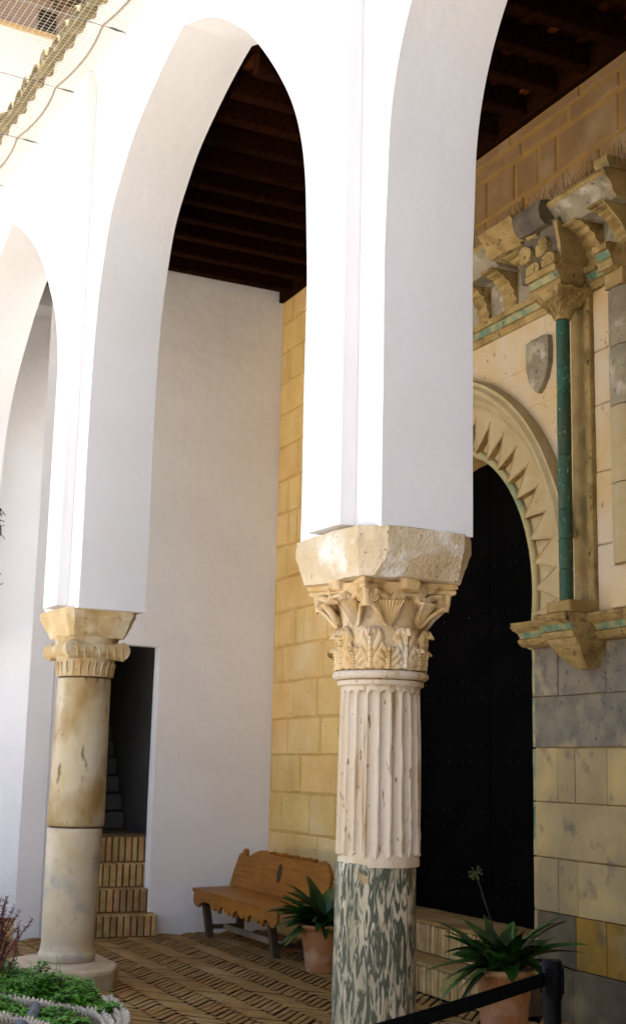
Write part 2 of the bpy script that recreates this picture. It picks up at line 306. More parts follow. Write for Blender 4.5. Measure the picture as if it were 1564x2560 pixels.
# roof slab with canal tiles
roof = MB().add([(-14.6, 3.32, 7.60), (3.2, 3.32, 7.60), (3.2, 7.4, 8.75), (-14.6, 7.4, 8.75), (-14.6, 3.32, 7.50), (3.2, 3.32, 7.50), (3.2, 7.4, 8.6), (-14.6, 7.4, 8.6)],
                [(0, 1, 2, 3), (7, 6, 5, 4), (0, 4, 5, 1), (2, 6, 7, 3), (0, 3, 7, 4), (1, 5, 6, 2)]).build('roof', M['tile'], arc)
def canal(updir, rr, th=0.016, ln=0.45):
    mb = MB(); n = 10; sl_ = 0.48
    rows = []
    for y in (0.0, ln * 0.5, ln):
        o_ = [(rr * cos(pi * k / n), y, updir * rr * sin(pi * k / n) + y * sl_) for k in range(n + 1)]
        i_ = [((rr - th) * cos(pi * k / n), y, updir * (rr - th) * sin(pi * k / n) + y * sl_) for k in range(n, -1, -1)]
        rows.append(o_ + i_)
    mb.grid(rows, True, cap=True); return mb.mesh('roof_tile', M['tile'], 45)
cm, cc = canal(1, 0.088); dm, dc = canal(-1, 0.095)
mm, mc = MB().lathe([(0.0, 0.0), (0.05, 0.01), (0.075, 0.03), (0.078, 0.05)], n=10).mesh('mortar', M['lime'], 60)
k = 0
x = -7.4
while x > -13.4:
    y0 = 2.94 + random.uniform(-0.015, 0.015)
    o = link('roof_tile', dm, (x + random.uniform(-.01, .01), y0 + 0.225, 7.302 + random.uniform(-.006, .006)), roof, rot=(0, 0, random.uniform(-.03, .03)))
    o = link('roof_tile', cm, (x - 0.1275 + random.uniform(-.012, .012), y0 + 0.235 + random.uniform(0, .02), 7.402), roof, rot=(0, 0, random.uniform(-.05, .05)))
    x -= 0.255; k += 1

# ------------------------------------------------------------------ gallery ceiling
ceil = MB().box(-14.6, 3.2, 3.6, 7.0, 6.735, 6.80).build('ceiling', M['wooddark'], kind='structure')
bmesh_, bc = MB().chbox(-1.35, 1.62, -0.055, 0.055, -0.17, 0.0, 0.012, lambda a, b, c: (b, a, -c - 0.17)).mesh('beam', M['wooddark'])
x = -11.83
i = 0
while x < 3.0:
    link('beam', bmesh_, (x, 5.10 + 0.29, 6.55 + random.uniform(-.01, .01)), ceil, rot=(0, 0, -0.05 + random.uniform(-.006, .006)))
    x += 0.395
bt, bc = MB().box(-0.125, 0.125, -0.028, 0.028, -0.02, 0.0).mesh('batten', M['batten'])
for i in range(24):
    xm = -11.83 + 0.395 * (i + 0.5)
    y = 3.95 + (i % 3) * 0.1
    while y < 6.0:
        link('batten', bt, (xm, y + random.uniform(-.02, .02), 6.71), ceil, rot=(0, 0, -0.05)); y += 0.25

# ------------------------------------------------------------------ end wall (white) with doorway and passage
ew = thing('plaster_wall', 'white plastered wall closing the gallery, pierced by a dark narrow doorway', 'wall', PE(1.5, 0, 0))
poly = [(-0.25, -0.05), (1.215, -0.05), (1.22, 1.2), (1.213, 2.73), (2.2, 2.735), (2.2, -0.05), (2.255, -0.05), (2.255, 6.72), (-0.25, 6.72)]
w = MB().prism(poly, -0.15, 0.0, PE).build('wall', M['plaster2'], ew)
MB().prism([(-12.2385, 3.845), (-12.222, 4.081), (-12.38, 4.081)], -0.05, 6.72, lambda a, b, c: (a, b, c)).build('wall_end', M['plaster2'], ew)
MB().box(-13.9, -12.28, 3.842, 4.7, -0.045, -0.008).build('paving', M['brick'], floor)
XY = lambda a, b, c: (a, b, c)
MB().prism([(-12.36, 3.97), (-13.90, 4.60), (-13.90, 3.845), (-14.1, 3.845), (-14.1, 4.80), (-12.36, 4.08)], -0.05, 6.72, XY).build('recess_wall', M['plaster2'], ew)
# stone quoin line where the plaster meets the masonry stays uneven; the passage behind the doorway
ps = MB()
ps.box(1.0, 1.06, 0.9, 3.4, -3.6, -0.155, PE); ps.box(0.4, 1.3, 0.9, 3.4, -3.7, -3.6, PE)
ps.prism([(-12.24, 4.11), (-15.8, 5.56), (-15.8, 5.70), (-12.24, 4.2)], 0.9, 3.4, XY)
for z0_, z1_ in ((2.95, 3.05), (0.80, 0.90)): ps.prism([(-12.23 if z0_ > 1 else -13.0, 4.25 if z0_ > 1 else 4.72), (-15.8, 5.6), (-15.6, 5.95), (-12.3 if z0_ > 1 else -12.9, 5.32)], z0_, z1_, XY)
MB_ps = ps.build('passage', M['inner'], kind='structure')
st = thing('staircase', 'dim grey plastered steps climbing inside the dark doorway', 'staircase', PE(1.35, 0.9, -1.6))
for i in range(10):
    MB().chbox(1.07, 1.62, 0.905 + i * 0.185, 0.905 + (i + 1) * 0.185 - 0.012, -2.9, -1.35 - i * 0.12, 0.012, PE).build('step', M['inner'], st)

# brick steps at the doorway
bs = thing('brick_steps', 'four steep steps of upright tan bricks rising into the white wall doorway', 'steps', PE(1.7, 0, 0.1))
dr = MB()
lv = [(0.0, 0.20, 0.20, 1.185, 2.24), (0.20, 0.42, -0.02, 1.165, 2.19), (0.42, 0.64, -0.17, 1.10, 2.19), (0.64, 0.885, -0.34, 1.10, 2.19)]
for z0, z1, o1, v0, v1 in lv:
    dr.box(v0 + .008, v1 - .008, z0, z1 - 0.014, o1 - 0.5, o1 - 0.012, PE)
dr.box(1.10, 2.19, 0.885, 0.905, -1.3, -0.36, PE)
dr.build('core', M['dirtlt'], bs)
def brickmesh(w_, h_, d_, ch, m_, name='brick'):
    return MB().chbox(-w_ / 2, w_ / 2, 0, h_, -d_, 0, ch, lambda a, b, c: (a, -c, b), jit=0.002).mesh(name, m_)
for z0, z1, o1, v0, v1 in lv:
    me, c_ = brickmesh(0.054, z1 - z0 - 0.006, 0.11, 0.006, M['riser'])
    v = v0 + 0.03
    while v < v1 - 0.02:
        p = PE(v, z0 + 0.003, o1 - 0.055 + random.uniform(-.005, .004))
        link('brick', me, p, bs, rot=(random.uniform(-.01, .01), 0, ANG + pi / 2), scale=(random.uniform(.82, 1.0), 1, random.uniform(.97, 1.0)))
        v += 0.066
    tb = MB().chbox(v0, v1, z1 - 0.03, z1 - 0.002, o1 - 0.27, o1 - 0.115, 0.004, PE).build('tread', M['brick'], bs)

cw = MB().box(-0.98, -0.78, 3.84, 6.2, -0.05, 6.73).build('plaster_wall', M['plaster2']); tag(cw, 'white plastered wall closing the near end of the gallery, outside the picture', 'wall')  # unseen wall, added to cut light entering from the right
# ------------------------------------------------------------------ stone wall at the back
sw = thing('stone_wall', 'yellow sandstone ashlar wall with ochre mortar joints under the dark ceiling', 'wall', PB(1, 0, -0.2))
AC, AR = (3.46, 2.86), 1.235
def arcpts(c, r, a0, a1, n): return [(c[0] + r * cos(a0 + (a1 - a0) * k / n), c[1] + r * sin(a0 + (a1 - a0) * k / n)) for k in range(n + 1)]
a0 = -math.asin(0.4 / AR)
core = [(-0.1, -0.05), (2.275, -0.05), (2.275, 2.46)] + arcpts(AC, AR, pi - a0, a0, 30) + [(4.645, 2.46), (4.645, -0.05), (15.0, -0.05), (15.0, 5.28), (2.2, 5.28), (2.2, 6.62), (-0.1, 6.62)]
MB().prism(core, -0.9, -0.014, PB).build('mortar_bed', M['mortar'], sw)
MB().box(2.201, 15, 5.281, 6.62, -0.9, -0.012, PB).build('mortar_bed', M['mortarhi'], sw)
MB().box(-0.1, 15, 6.515, 6.72, -0.03, 0.035, PB).build('wall_plate', M['wooddark'], ceil)
def ashlar(u0, u1, z0, z1, m_, o1=0.0, gap=0.008, ch=0.012, jit=0.007):
    o = MB().chbox(u0 + gap, u1 - gap, z0 + gap, z1 - gap, -0.08, o1 + random.uniform(-.008, .006), ch, PB, jit).build('stone_block', m_, sw)
    return rough(o, 0.004, 9, 2)
zs = [0.0, 0.28, 0.60, 0.96, 1.34, 1.705, 2.06, 2.43, 2.78, 3.14, 3.484, 3.828, 4.176, 4.527, 4.894, 5.251, 5.597, 5.932, 6.258, 6.52]
fixed = {3: [0.30, 0.94, 1.5], 4: [0.59, 0.73, 1.4], 5: [0.42, 1.16, 1.55], 6: [0.55, 1.075, 1.508], 7: [0.26, 1.19, 1.6], 8: [0.125, 0.546, 0.752, 1.288], 9: [0.125, 1.05, 1.55], 10: [0.314, 0.69, 0.87, 1.4], 11: [0.314, 0.505, 1.1]}
for i in range(len(zs) - 1):
    us = [0.02 + random.uniform(-.02, .02)]
    if i in fixed: us += fixed[i]
    else:
        u = us[0]
        while u < 1.6: u += random.choice([0.25, 0.5, 0.62, 0.75]); us.append(u)
    us = [q for q in us if q < 1.95] + [2.2]
    for a, b in zip(us, us[1:]): ashlar(a, b, zs[i], zs[i + 1], M['sand'])
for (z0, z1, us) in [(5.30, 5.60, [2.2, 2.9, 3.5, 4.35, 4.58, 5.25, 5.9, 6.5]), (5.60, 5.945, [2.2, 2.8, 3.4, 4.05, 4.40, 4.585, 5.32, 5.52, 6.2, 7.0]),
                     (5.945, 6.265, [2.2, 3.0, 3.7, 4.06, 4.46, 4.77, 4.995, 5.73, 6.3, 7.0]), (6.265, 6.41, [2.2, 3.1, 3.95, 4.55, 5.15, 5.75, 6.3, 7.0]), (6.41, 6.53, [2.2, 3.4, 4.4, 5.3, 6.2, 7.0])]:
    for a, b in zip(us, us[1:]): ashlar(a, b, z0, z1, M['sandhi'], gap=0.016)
MB().box(7.0, 15, 0, 6.5, -0.08, 0, PB).build('plain_face', M['sandhi'], sw)

# ------------------------------------------------------------------ carved portal
po = thing('stone_portal', 'weathered carved church portal with zigzag horseshoe arch, green colonnettes and broken cornice', 'portal', PB(3.46, 0, 0))
# field of pale stones in courses
zc = [2.62, 3.02, 3.42, 3.84, 4.2, 4.5, 4.84]
def cutarc(u, z, R): return (u - AC[0]) ** 2 + (z - 2.80) ** 2 < R * R
for side in (1, -1):
    for i in range(len(zc) - 1):
        z0, z1 = zc[i], zc[i + 1]
        def ue(z): 
            dz = z - 2.80
            return sqrt(max(1.75 ** 2 - dz * dz, 0)) if abs(dz) < 1.75 else 0
        edge = [(ue(z0 + (z1 - z0) * q / 6), z0 + (z1 - z0) * q / 6) for q in range(7)]
        EDGE = 2.04 if side > 0 else 1.74
        cuts = sorted(set([EDGE] + ([1.15 + 0.35 * (i % 2)] if i >= 4 else [])), reverse=True)
        prev = cuts[0]
        nxt = cuts[1:] + [None]
        for c_ in nxt:
            if c_ is None: pl = [(e + 0.003, z) for e, z in edge if e < prev] ; pl = pl or [(0, z0), (0, z1)]
            else: pl = [(max(c_, ue(z0)), z0), (max(c_, ue(z1)), z1)]
            pl = [(prev - 0.001, z1 - 0.001), (prev - 0.001, z0 + 0.001)] + [(e, min(max(z, z0 + 0.001), z1 - 0.001)) for e, z in pl]
            pl = [(3.46 + side * a, b) for a, b in pl]
            MB().prism(pl, -0.05, 0.085 + random.uniform(-.0015, .0015), PB).build('spandrel_stone', M['panel'], po)
            prev = c_ if c_ else 0
# zigzag arch: a plate with a toothed inner edge over a recessed ring
TE = 24
def ring(rin, rout, o0, o1, m_, name, c=(3.46, 2.80), a_lo=-0.12, n=48, parent=po):
    return MB().prism(arcpts(c, rout, a_lo, pi - a_lo, n) + arcpts(c, rin, pi - a_lo, a_lo, n), o0, o1, PB).build(name, m_, parent, smooth=30)
ring(1.262, 1.72, -0.05, 0.010, M['archband'], 'arch_ring', c=(3.46, 2.82), a_lo=-0.13)
inner = []
for k in range(TE * 2 + 1):
    a = pi + 0.10 - (pi + 0.20) * k / (TE * 2)
    r = 1.55 if k % 2 else 1.305
    inner.append((3.46 + r * cos(a), 2.82 + r * sin(a)))
plate = arcpts((3.46, 2.82), 1.74, -0.10, pi + 0.10, 48) + inner
zp = MB().prism(plate, 0.004, 0.066, PB).build('zigzag_plate', [M['archband'], M['portal']], po)
for p_ in zp.data.polygons: p_.material_index = 1 if abs(p_.normal.dot(NO)) < 0.5 else 0  # side faces take darker stone, painting the shade lines of the teeth
zz = []
for k in range(TE * 2 + 1):
    a = pi + 0.10 - (pi + 0.20) * k / (TE * 2)
    r = 1.578 if k % 2 else 1.322
    zz.append(PB(3.46 + r * cos(a), 2.82 + r * sin(a), 0.066))
MB().tube(zz, 0.010, 4).build('zigzag_fillet', M['panel'], po)
MB().tube([PB(u, z, 0.02) for u, z in arcpts(AC, 1.262, a0, pi - a0, 60)], 0.032, 8).build('arch_roll', M['archroll'], po, smooth=60)
# hood mould: profile swept round the arch
hp = [(1.70, 0.06), (1.70, 0.10), (1.725, 0.125), (1.755, 0.115), (1.77, 0.14), (1.80, 0.19), (1.835, 0.20), (1.86, 0.175), (1.885, 0.18), (1.895, 0.14), (1.885, 0.02)]
rows = []
for k in range(61):
    a = 0.20 + (pi - 0.40) * k / 60
    rows.append([tuple(PB(3.45 + (r + 0.006 * noise.noise(Vector((k * .4, r * 9, 0)))) * cos(a), 2.78 + r * sin(a), o + 0.005 * noise.noise(Vector((k * .5, o * 20, 3))))) for r, o in hp])
MB().grid(rows).build('hood_mould', M['archband'], po, smooth=40)
# profile running along u with returns: used for string courses
def course(u0, u1, prof, name, m_, ret=True, parent=po, wear=0.003):
    """prof: list of (z, o); a straight moulding from u0 to u1 with plain returned ends"""
    n = max(2, int((u1 - u0) / 0.06))
    rows = []
    for k in range(n + 1):
        u = u0 + (u1 - u0) * k / n
        rows.append([tuple(PB(u, z + wear * noise.noise(Vector((u * 9, z * 9, 1))), o + wear * 1.6 * noise.noise(Vector((u * 7, z * 11, 5))))) for z, o in prof])
    mb = MB().grid(rows, False, cap=True)
    return mb.build(name, m_, parent, smooth=40)
def arch_prof(z0, o, b=0.02):
    return [(z0, b), (z0, o), (z0 + 0.045, o + 0.012), (z0 + 0.05, o + 0.028), (z0 + 0.052, o + 0.004), (z0 + 0.105, o + 0.03), (z0 + 0.108, o + 0.05), (z0 + 0.15, o + 0.056), (z0 + 0.16, o + 0.03), (z0 + 0.16, b)]
for sgn in (1, -1):
    LIM = 9 if sgn > 0 else 1.71
    def uu(a, b):
        if sgn < 0: b = min(b, max(LIM, a + 0.02))
        return (3.46 + a, 3.46 + b) if sgn > 0 else (3.46 - b, 3.46 - a)
    # architrave (three runs) with a turquoise band on each
    def run(a, b, o, z=4.84):
        a, b = uu(a, b)
        course(a, b, arch_prof(z, o), 'architrave', M['portal'])
        course(a + 0.004, b - 0.004, [(z + 0.056, 0.02), (z + 0.056, o + 0.012), (z + 0.10, o + 0.034), (z + 0.102, 0.02)], 'painted_band', M['tealstrip'])
    run(0.02, 1.70, 0.10); run(1.704, 2.05, 0.345); run(2.054, 2.36, 0.11); run(2.364, 2.51, 0.27)
    # frieze ground
    a, b = uu(0.02, 2.9)
    course(a, b, [(5.0, 0.02), (5.0, 0.09), (5.27, 0.095), (5.27, 0.02)], 'frieze', M['greyst'], wear=0.006)
    # roll corbels
    def corbel(u0, u1, od, n=6, m_=M['portal'], z0=5.0, z1=5.27, S=False):
        a, b = uu(u0, u1)
        pts = []
        for i in range(n):
            for q in range(6):
                t = (i + q / 5.0) / n
                ang = pi / 2 * t
                oo = 0.10 + (od - 0.10) * (1 - sin(pi / 2 * (1 - t)) ** 1.0) if not S else 0.10 + (od - 0.10) * t
                oo = 0.10 + (od - 0.10) * (1 - cos(ang))
                zz_ = z0 + (z1 - z0) * sin(ang) if not S else z0 + (z1 - z0) * t
                bl = 0.5 * ((z1 - z0) / n) * sin(pi * q / 5.0)
                pts.append((zz_ - bl * 0.25 * sin(ang), oo + bl * 0.8 * cos(ang * 0.6)))
        pr_ = [(z0, 0.06)] + pts + [(z1, od), (z1, 0.06)]
        return course(a, b, pr_, 'roll_corbel', m_, wear=0.004)
    corbel(0.30, 0.42, 0.33); corbel(0.66, 0.80, 0.33); corbel(1.02, 1.17, 0.34); corbel(1.36, 1.56, 0.36)
    corbel(2.05, 2.20, 0.34); corbel(2.36, 2.51, 0.37, 8)
    # big broken scroll block above the colonnette
    a, b = uu(1.56, 2.045)
    course(a, b, [(5.0, 0.06), (5.0, 0.33), (5.16, 0.345), (5.33, 0.37), (5.33, 0.06)], 'scroll_ground', M['darkst'], wear=0.006)  # black plate paints the dark voids between the scroll blocks
    a, b = uu(2.02, 2.05); course(a, b, [(5.0, 0.06), (5.0, 0.345), (5.14, 0.352), (5.30, 0.385), (5.30, 0.06)], 'scroll_cheek', M['brown'], wear=0.008)  # brown slice colours the block's right side as shaded
    for pl_ in ([(5.149, 5.325), (5.277, 5.322), (5.29, 5.265), (5.162, 5.271)], [(4.961, 5.319), (5.087, 5.323), (5.1, 5.264), (4.968, 5.27)],
                [(5.269, 5.195), (5.300, 5.225), (5.349, 5.237), (5.387, 5.222), (5.407, 5.185), (5.402, 5.15), (5.385, 5.118), (5.346, 5.103), (5.267, 5.118)],
                [(5.072, 5.225), (5.115, 5.238), (5.161, 5.234), (5.199, 5.212), (5.215, 5.182), (5.215, 5.15), (5.195, 5.122), (5.15, 5.108), (5.105, 5.11), (5.071, 5.142)],
                [(5.335, 5.06), (5.37, 5.088), (5.42, 5.098), (5.463, 5.09), (5.497, 5.065), (5.505, 5.03), (5.485, 5.003), (5.351, 5.002)],
                [(5.15, 5.072), (5.21, 5.082), (5.27, 5.080), (5.305, 5.06), (5.312, 5.03), (5.295, 5.004), (5.149, 5.007)]):
        pl_ = [(u_ if sgn > 0 else 6.92 - u_, z_) for u_, z_ in pl_]
        o = MB().prism(pl_, 0.25, 0.385 + random.uniform(0, .02), PB).build('scroll_block', M['portal'], po)
        bv = o.modifiers.new('bev', 'BEVEL'); bv.width = 0.014; bv.segments = 3; bv.limit_method = 'ANGLE'; bv.angle_limit = radians(50)
    # cornice in three worn lengths
    cp = lambda o: [(5.27, 0.05), (5.27, o - 0.10), (5.285, o - 0.085), (5.30, o - 0.07), (5.35, o - 0.055), (5.39, o - 0.02), (5.405, o), (5.41, o - 0.012), (5.435, o + 0.012), (5.45, o), (5.455, 0.05)]
    a, b = uu(0.02, 1.22); course(a, b, cp(0.40), 'cornice', M['greyst'], wear=0.004)
    a, b = uu(1.224, 1.66); course(a, b, [(z + 0.025, o) for z, o in cp(0.48)], 'cornice', M['portal'], wear=0.010)
    a, b = uu(1.664, 1.98); o = course(a, b, [(5.29, 0.05), (5.29, 0.42), (5.33, 0.46), (5.40, 0.475), (5.46, 0.46), (5.48, 0.40), (5.49, 0.05)], 'cornice', M['darkst'], wear=0.016)
    tag(o, 'broken soot-black piece of cornice')
    a, b = uu(1.984, 2.594); course(a, b, cp(0.40), 'cornice', M['greyst'], wear=0.004)
    for (f0, f1, oo) in ((0.02, 1.22, .40), (1.984, 2.594, .40)):
        a, b = uu(f0, f1); course(a, b, [(5.408, 0.05), (5.408, oo - .004), (5.418, oo + .006), (5.43, oo + .016), (5.452, oo + .006), (5.458, 0.05)], 'cornice_fillet', M['portal'], wear=0.003)
    a, b = uu(2.595, 2.612); course(a, b, cp(0.405), 'cornice_end', M['brown'], wear=0.004)  # thin brown end, the cornice's shaded side put in colour
    a, b = uu(2.50, 2.63); course(a, b, [(5.457, 0.02), (5.457, 0.37), (5.49, 0.40), (5.53, 0.40), (5.535, 0.02)], 'cornice_block', M['brown'], wear=0.005)
    a, b = uu(2.512, 2.525); course(a, b, [(5.0, 0.04), (5.0, 0.12), (5.14, 0.20), (5.268, 0.35), (5.268, 0.04)], 'corbel_cheek', M['brown'], wear=0.004)  # thin brown slice painting the shaded side of the corbel
    # pilaster strips and colonnette
    uc = 3.46 + sgn * 1.91
    def strip(a, b, z0, z1, o, m_, name): a, b = uu(a, b); return rough(MB().chbox(a, b, z0, z1, -0.02, o, 0.008, PB, 0.002).build(name, m_, po), 0.003, 8, 2)
    strip(1.985, 2.045, 2.66, 4.84, 0.12, M['portal'], 'pilaster_strip'); strip(1.80, 1.985, 2.70, 4.84, 0.094, M['brown'], 'pilaster_strip')
    zz0 = 2.70
    for q, z1 in enumerate([2.92, 3.12, 3.32, 3.70, 4.14, 4.31, 4.645]):
        cx_, cy_ = PB(uc, 0, 0.235).xy
        R = 0.047
        MB().lathe([(R * .96, zz0 + .002), (R, zz0 + .012), (R * 1.01, (zz0 + z1) / 2), (R, z1 - .012), (R * .95, z1 - .002)], cx_, cy_, 20,
                   wob=lambda a, z: 0.035 * noise.noise(Vector((cos(a) * 2, sin(a) * 2, z * 9)))).build('colonnette_drum', M['teal'], po, smooth=50)
        zz0 = z1
    # base and capital of the colonnette
    strip(1.80, 2.06, 2.622, 2.70, 0.325, M['brown'], 'colonnette_base')
    cb = MB(); rows = []
    for q in range(9):
        t = q / 8; hw = 0.052 + 0.118 * t ** 1.3; row = []
        for e in range(24):
            a = 2 * pi * e / 24; sq = max(abs(cos(a)), abs(sin(a))); r = hw * (1 + t * (1 / sq - 1) * 0.8)
            r *= 1 + (0.10 * noise.noise(Vector((cos(a) * 3, sin(a) * 3, t * 5 + sgn)))) + 0.07 * abs(sin(a * 5 + t * 4)) - 0.03
            row.append(tuple(PB(uc + r * cos(a), 4.65 + 0.185 * t, max(0.235 + r * sin(a), 0.09))))
        rows.append(row)
    cb.grid(rows, True, cap=True); o = cb.build('colonnette_capital', M['portal'], po, smooth=50); rough(o, 0.008, 22, 1)
    cu = MB(); rq = random.Random(31)
    for q in range(46):
        t0 = rq.uniform(0.05, .8); a_ = rq.uniform(-.3, pi + .3); pts = []
        R0 = rq.uniform(.012, .03)
        for e in range(8):
            th = e * .62 + rq.uniform(0, .3); t = t0 + R0 * (1 - e * .07) * sin(th) / .185 ; a2 = a_ + R0 * (1 - e * .07) * cos(th) / .12
            t = min(max(t, 0), 1); hw = 0.052 + 0.118 * t ** 1.3; sq = max(abs(cos(a2)), abs(sin(a2))); rr = hw * (1 + t * (1 / sq - 1) * 0.8) + .004
            pts.append(PB(uc + rr * cos(a2), 4.65 + .185 * t, max(.235 + rr * sin(a2), .09)))
        cu.tube(pts, 0.0065, 5)
    cu.build('carved_leaves', M['portal'], o, smooth=60)
    # outer engaged shaft, broken off at the top
    a, b = uu(2.27, 2.59); cx_, cy_ = PB((a + b) / 2, 0, 0.05).xy
    zz0 = 2.9
    for z1 in (3.42, 3.93, 4.33, 4.725):
        MB().lathe([(0.155, zz0 + .003), (0.16, zz0 + .012), (0.16, z1 - .012), (0.154, z1 - .003)], cx_, cy_, 32, wob=lambda a, z: 0.02 * noise.noise(Vector((cos(a) * 2, sin(a) * 2, z * 7)))).build('engaged_shaft', M['greyst'] if zz0 > 3.9 else M['archband'], po, smooth=45)
        zz0 = z1
    for (a_, b_, z0, z1) in [(2.05, 2.27, 2.63, 3.07), (2.05, 2.27, 3.075, 3.56), (2.05, 2.27, 3.565, 4.02), (2.05, 2.27, 4.025, 4.40), (2.05, 2.27, 4.405, 4.835), (2.27, 2.60, 2.63, 2.9), (2.27, 3.2, 4.73, 4.835), (2.60, 3.2, 2.63, 4.725)]:
        strip(a_ + .002, b_ - .002, z0, z1, 0.088 if a_ < 2.26 or z0 > 4.7 else (0.16 if z1 < 3 else 0.02), M['panel'] if a_ < 2.6 else M['brown'], 'field_stone')
    strip(2.34, 2.53, 4.73, 4.838, 0.215, M['brown'], 'shaft_block')
    strip(2.245, 2.285, 2.66, 4.72, 0.10, M['brown'], 'fillet')
    # impost ledge breaking forward over a pendant bracket, returned into the opening
    def ip(o, b_=-0.02): return [(2.455, b_), (2.455, o - 0.10), (2.475, o - 0.075), (2.50, o - 0.06), (2.512, o - 0.085), (2.55, o - 0.06), (2.565, o - 0.02), (2.59, o), (2.598, o - 0.012), (2.615, o), (2.62, o - 0.02), (2.62, b_)]
    a, b = uu(1.235, 1.70); course(a, b, ip(0.23), 'impost', M['portal'])
    a, b = uu(1.703, 2.05); course(a, b, ip(0.36), 'impost', M['portal'])
    a, b = uu(2.053, 3.3); course(a, b, ip(0.19), 'impost', M['portal'])
    for (c0_, c1_, o_) in ((1.255, 1.69, 0.165), (1.71, 2.043, 0.302), (2.06, 2.9, 0.13)):
        a, b = uu(c0_, c1_); course(a, b, [(2.513, 0), (2.513, o_ - 0.016), (2.55, o_ + 0.010), (2.552, 0)], 'painted_band', M['tealstrip'])
    rows = []
    for q in range(7):
        t = q / 6; h = 0.165 * (1 - 0.62 * t ** 1.5); row = []
        for (x_, y_) in ((-1, 0), (-1, 1), (-0.6, 1.12), (0.6, 1.12), (1, 1), (1, 0)):
            row.append(tuple(PB(3.46 + sgn * 1.877 + x_ * h, 2.455 - 0.185 * t, 0.0 + max(y_, 0) * (0.26 - 0.16 * t ** 1.2) if y_ else -0.02)))
        rows.append(row)
    o = MB().grid(rows, True, cap=True).build('pendant_bracket', M['portal'], po); rough(o, 0.006, 20, 1)
    # jamb courses
    jm = [(0.0, 0.335, 'jamblow', [1.19, 1.62, 2.4]), (0.335, 0.67, 'jambgold', [1.19, 1.66, 1.98, 2.4]), (0.67, 1.025, 'jambpale', [1.19, 1.48, 1.695, 2.4]), (1.025, 1.395, 'jambpale', [1.19, 2.4]),
          (1.395, 1.76, 'jambpale', [1.19, 1.48, 1.675, 2.02, 2.4]), (1.76, 2.11, 'jambdark', [1.19, 2.4]), (2.11, 2.455, 'jambdark', [1.19, 1.5, 2.03, 2.4])]
    for z0, z1, mk, us in jm:
        for q in range(len(us) - 1):
            e0 = us[q] + (0.035 if q == 0 else 0.0025); a, b = uu(e0, us[q + 1] - 0.0025)
            mk_ = mk
            if mk == 'jambgold' and q == 0: mk_ = 'jamblow'
            o = MB().chbox(a, b, z0 + .003, z1 - .003, -0.5, 0.02 + random.uniform(-.003, .003), 0.004, PB, 0.0015).build('jamb_stone', M[mk_], po); rough(o, 0.0025, 7, 2)
        a, b = uu(1.183, 1.222); o = MB().chbox(a, b, z0 + .004, z1 - .004, -0.5, 0.012, 0.004, PB, 0.004).build('jamb_edge', M['tealstrip'] if z0 > 1.0 else M['jambpale'], po); rough(o, 0.004, 9, 2)
    a, b = uu(2.403, 2.44); MB().box(a, b, 0, 2.455, -0.02, 0.06, PB).build('outer_fillet', M['brown'], po)
    # stone shield
    us = 3.46 + sgn * 1.443
    shp = [(-0.135, 0.175), (-0.06, 0.19), (0.0, 0.182), (0.06, 0.19), (0.135, 0.175), (0.142, 0.10), (0.138, -0.02), (0.10, -0.125), (0.045, -0.195), (0.0, -0.225), (-0.045, -0.195), (-0.10, -0.125), (-0.138, -0.02), (-0.142, 0.10)]
    rows = [[tuple(PB(us + x_ * f_, 4.49 + y_ * f_ , o_ + (0.018 * (1 - abs(x_) / 0.14) if f_ < 1 else 0))) for x_, y_ in shp] for f_, o_ in ((1.0, 0.07), (1.0, 0.125), (0.86, 0.135), (0.05, 0.142))]
    MB().grid(rows, True, cap=True).build('shield', M['greyst'], po, smooth=30)
# the portal's far half stands only as far as the ashlar begins
def drop(o):
    for c in list(o.children): drop(c)
    bpy.data.objects.remove(o)
for o in list(po.children):
    if (wl(o) - C0).dot(TU) < 1.75: drop(o)
# anti-pigeon spikes on top of the cornice
sp = MB()
for k in range(520):
    u = random.uniform(4.3, 6.3); b_ = PB(u, 5.45 + random.uniform(0, .05), random.uniform(0.06, 0.36))
    sp.tube([b_, b_ + Vector((random.uniform(-.06, .06), random.uniform(-.05, .02), random.uniform(.06, .14)))], 0.0012, 3)
sp.build('bird_spikes', M['twig'], po, kind='stuff')

# ------------------------------------------------------------------ studded door
dd = thing('studded_door', 'tall black wooden double door with rows of iron studs inside the portal', 'door', PB(3.46, 0.46, -0.5))
for s_ in (-1, 1):
    lf = [(3.46 + s_ * 0.006, 0.455), (3.46 + s_ * 1.36, 0.455), (3.46 + s_ * 1.36, 4.2), (3.46 + s_ * 0.006, 4.2)]
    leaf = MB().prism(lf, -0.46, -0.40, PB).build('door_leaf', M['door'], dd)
    stm, sc_ = MB().lathe([(0.018, 0), (0.014, 0.01), (0.004, 0.015)], n=8).mesh('stud', M['stud'], 60)
    rowz = []; z = 0.62
    while z < 3.7: rowz += [z, z + 0.13]; z += 0.52
    for z in rowz:
        for q in range(8):
            u = 3.46 + s_ * (0.10 + 0.15 * q + (0.05 if q % 2 else 0))
            if (u - 3.46) ** 2 + max(z - 2.86, 0) ** 2 < 1.3: link('stud', stm, PB(u, z, -0.40), leaf, rot=(pi / 2, 0, ANG))
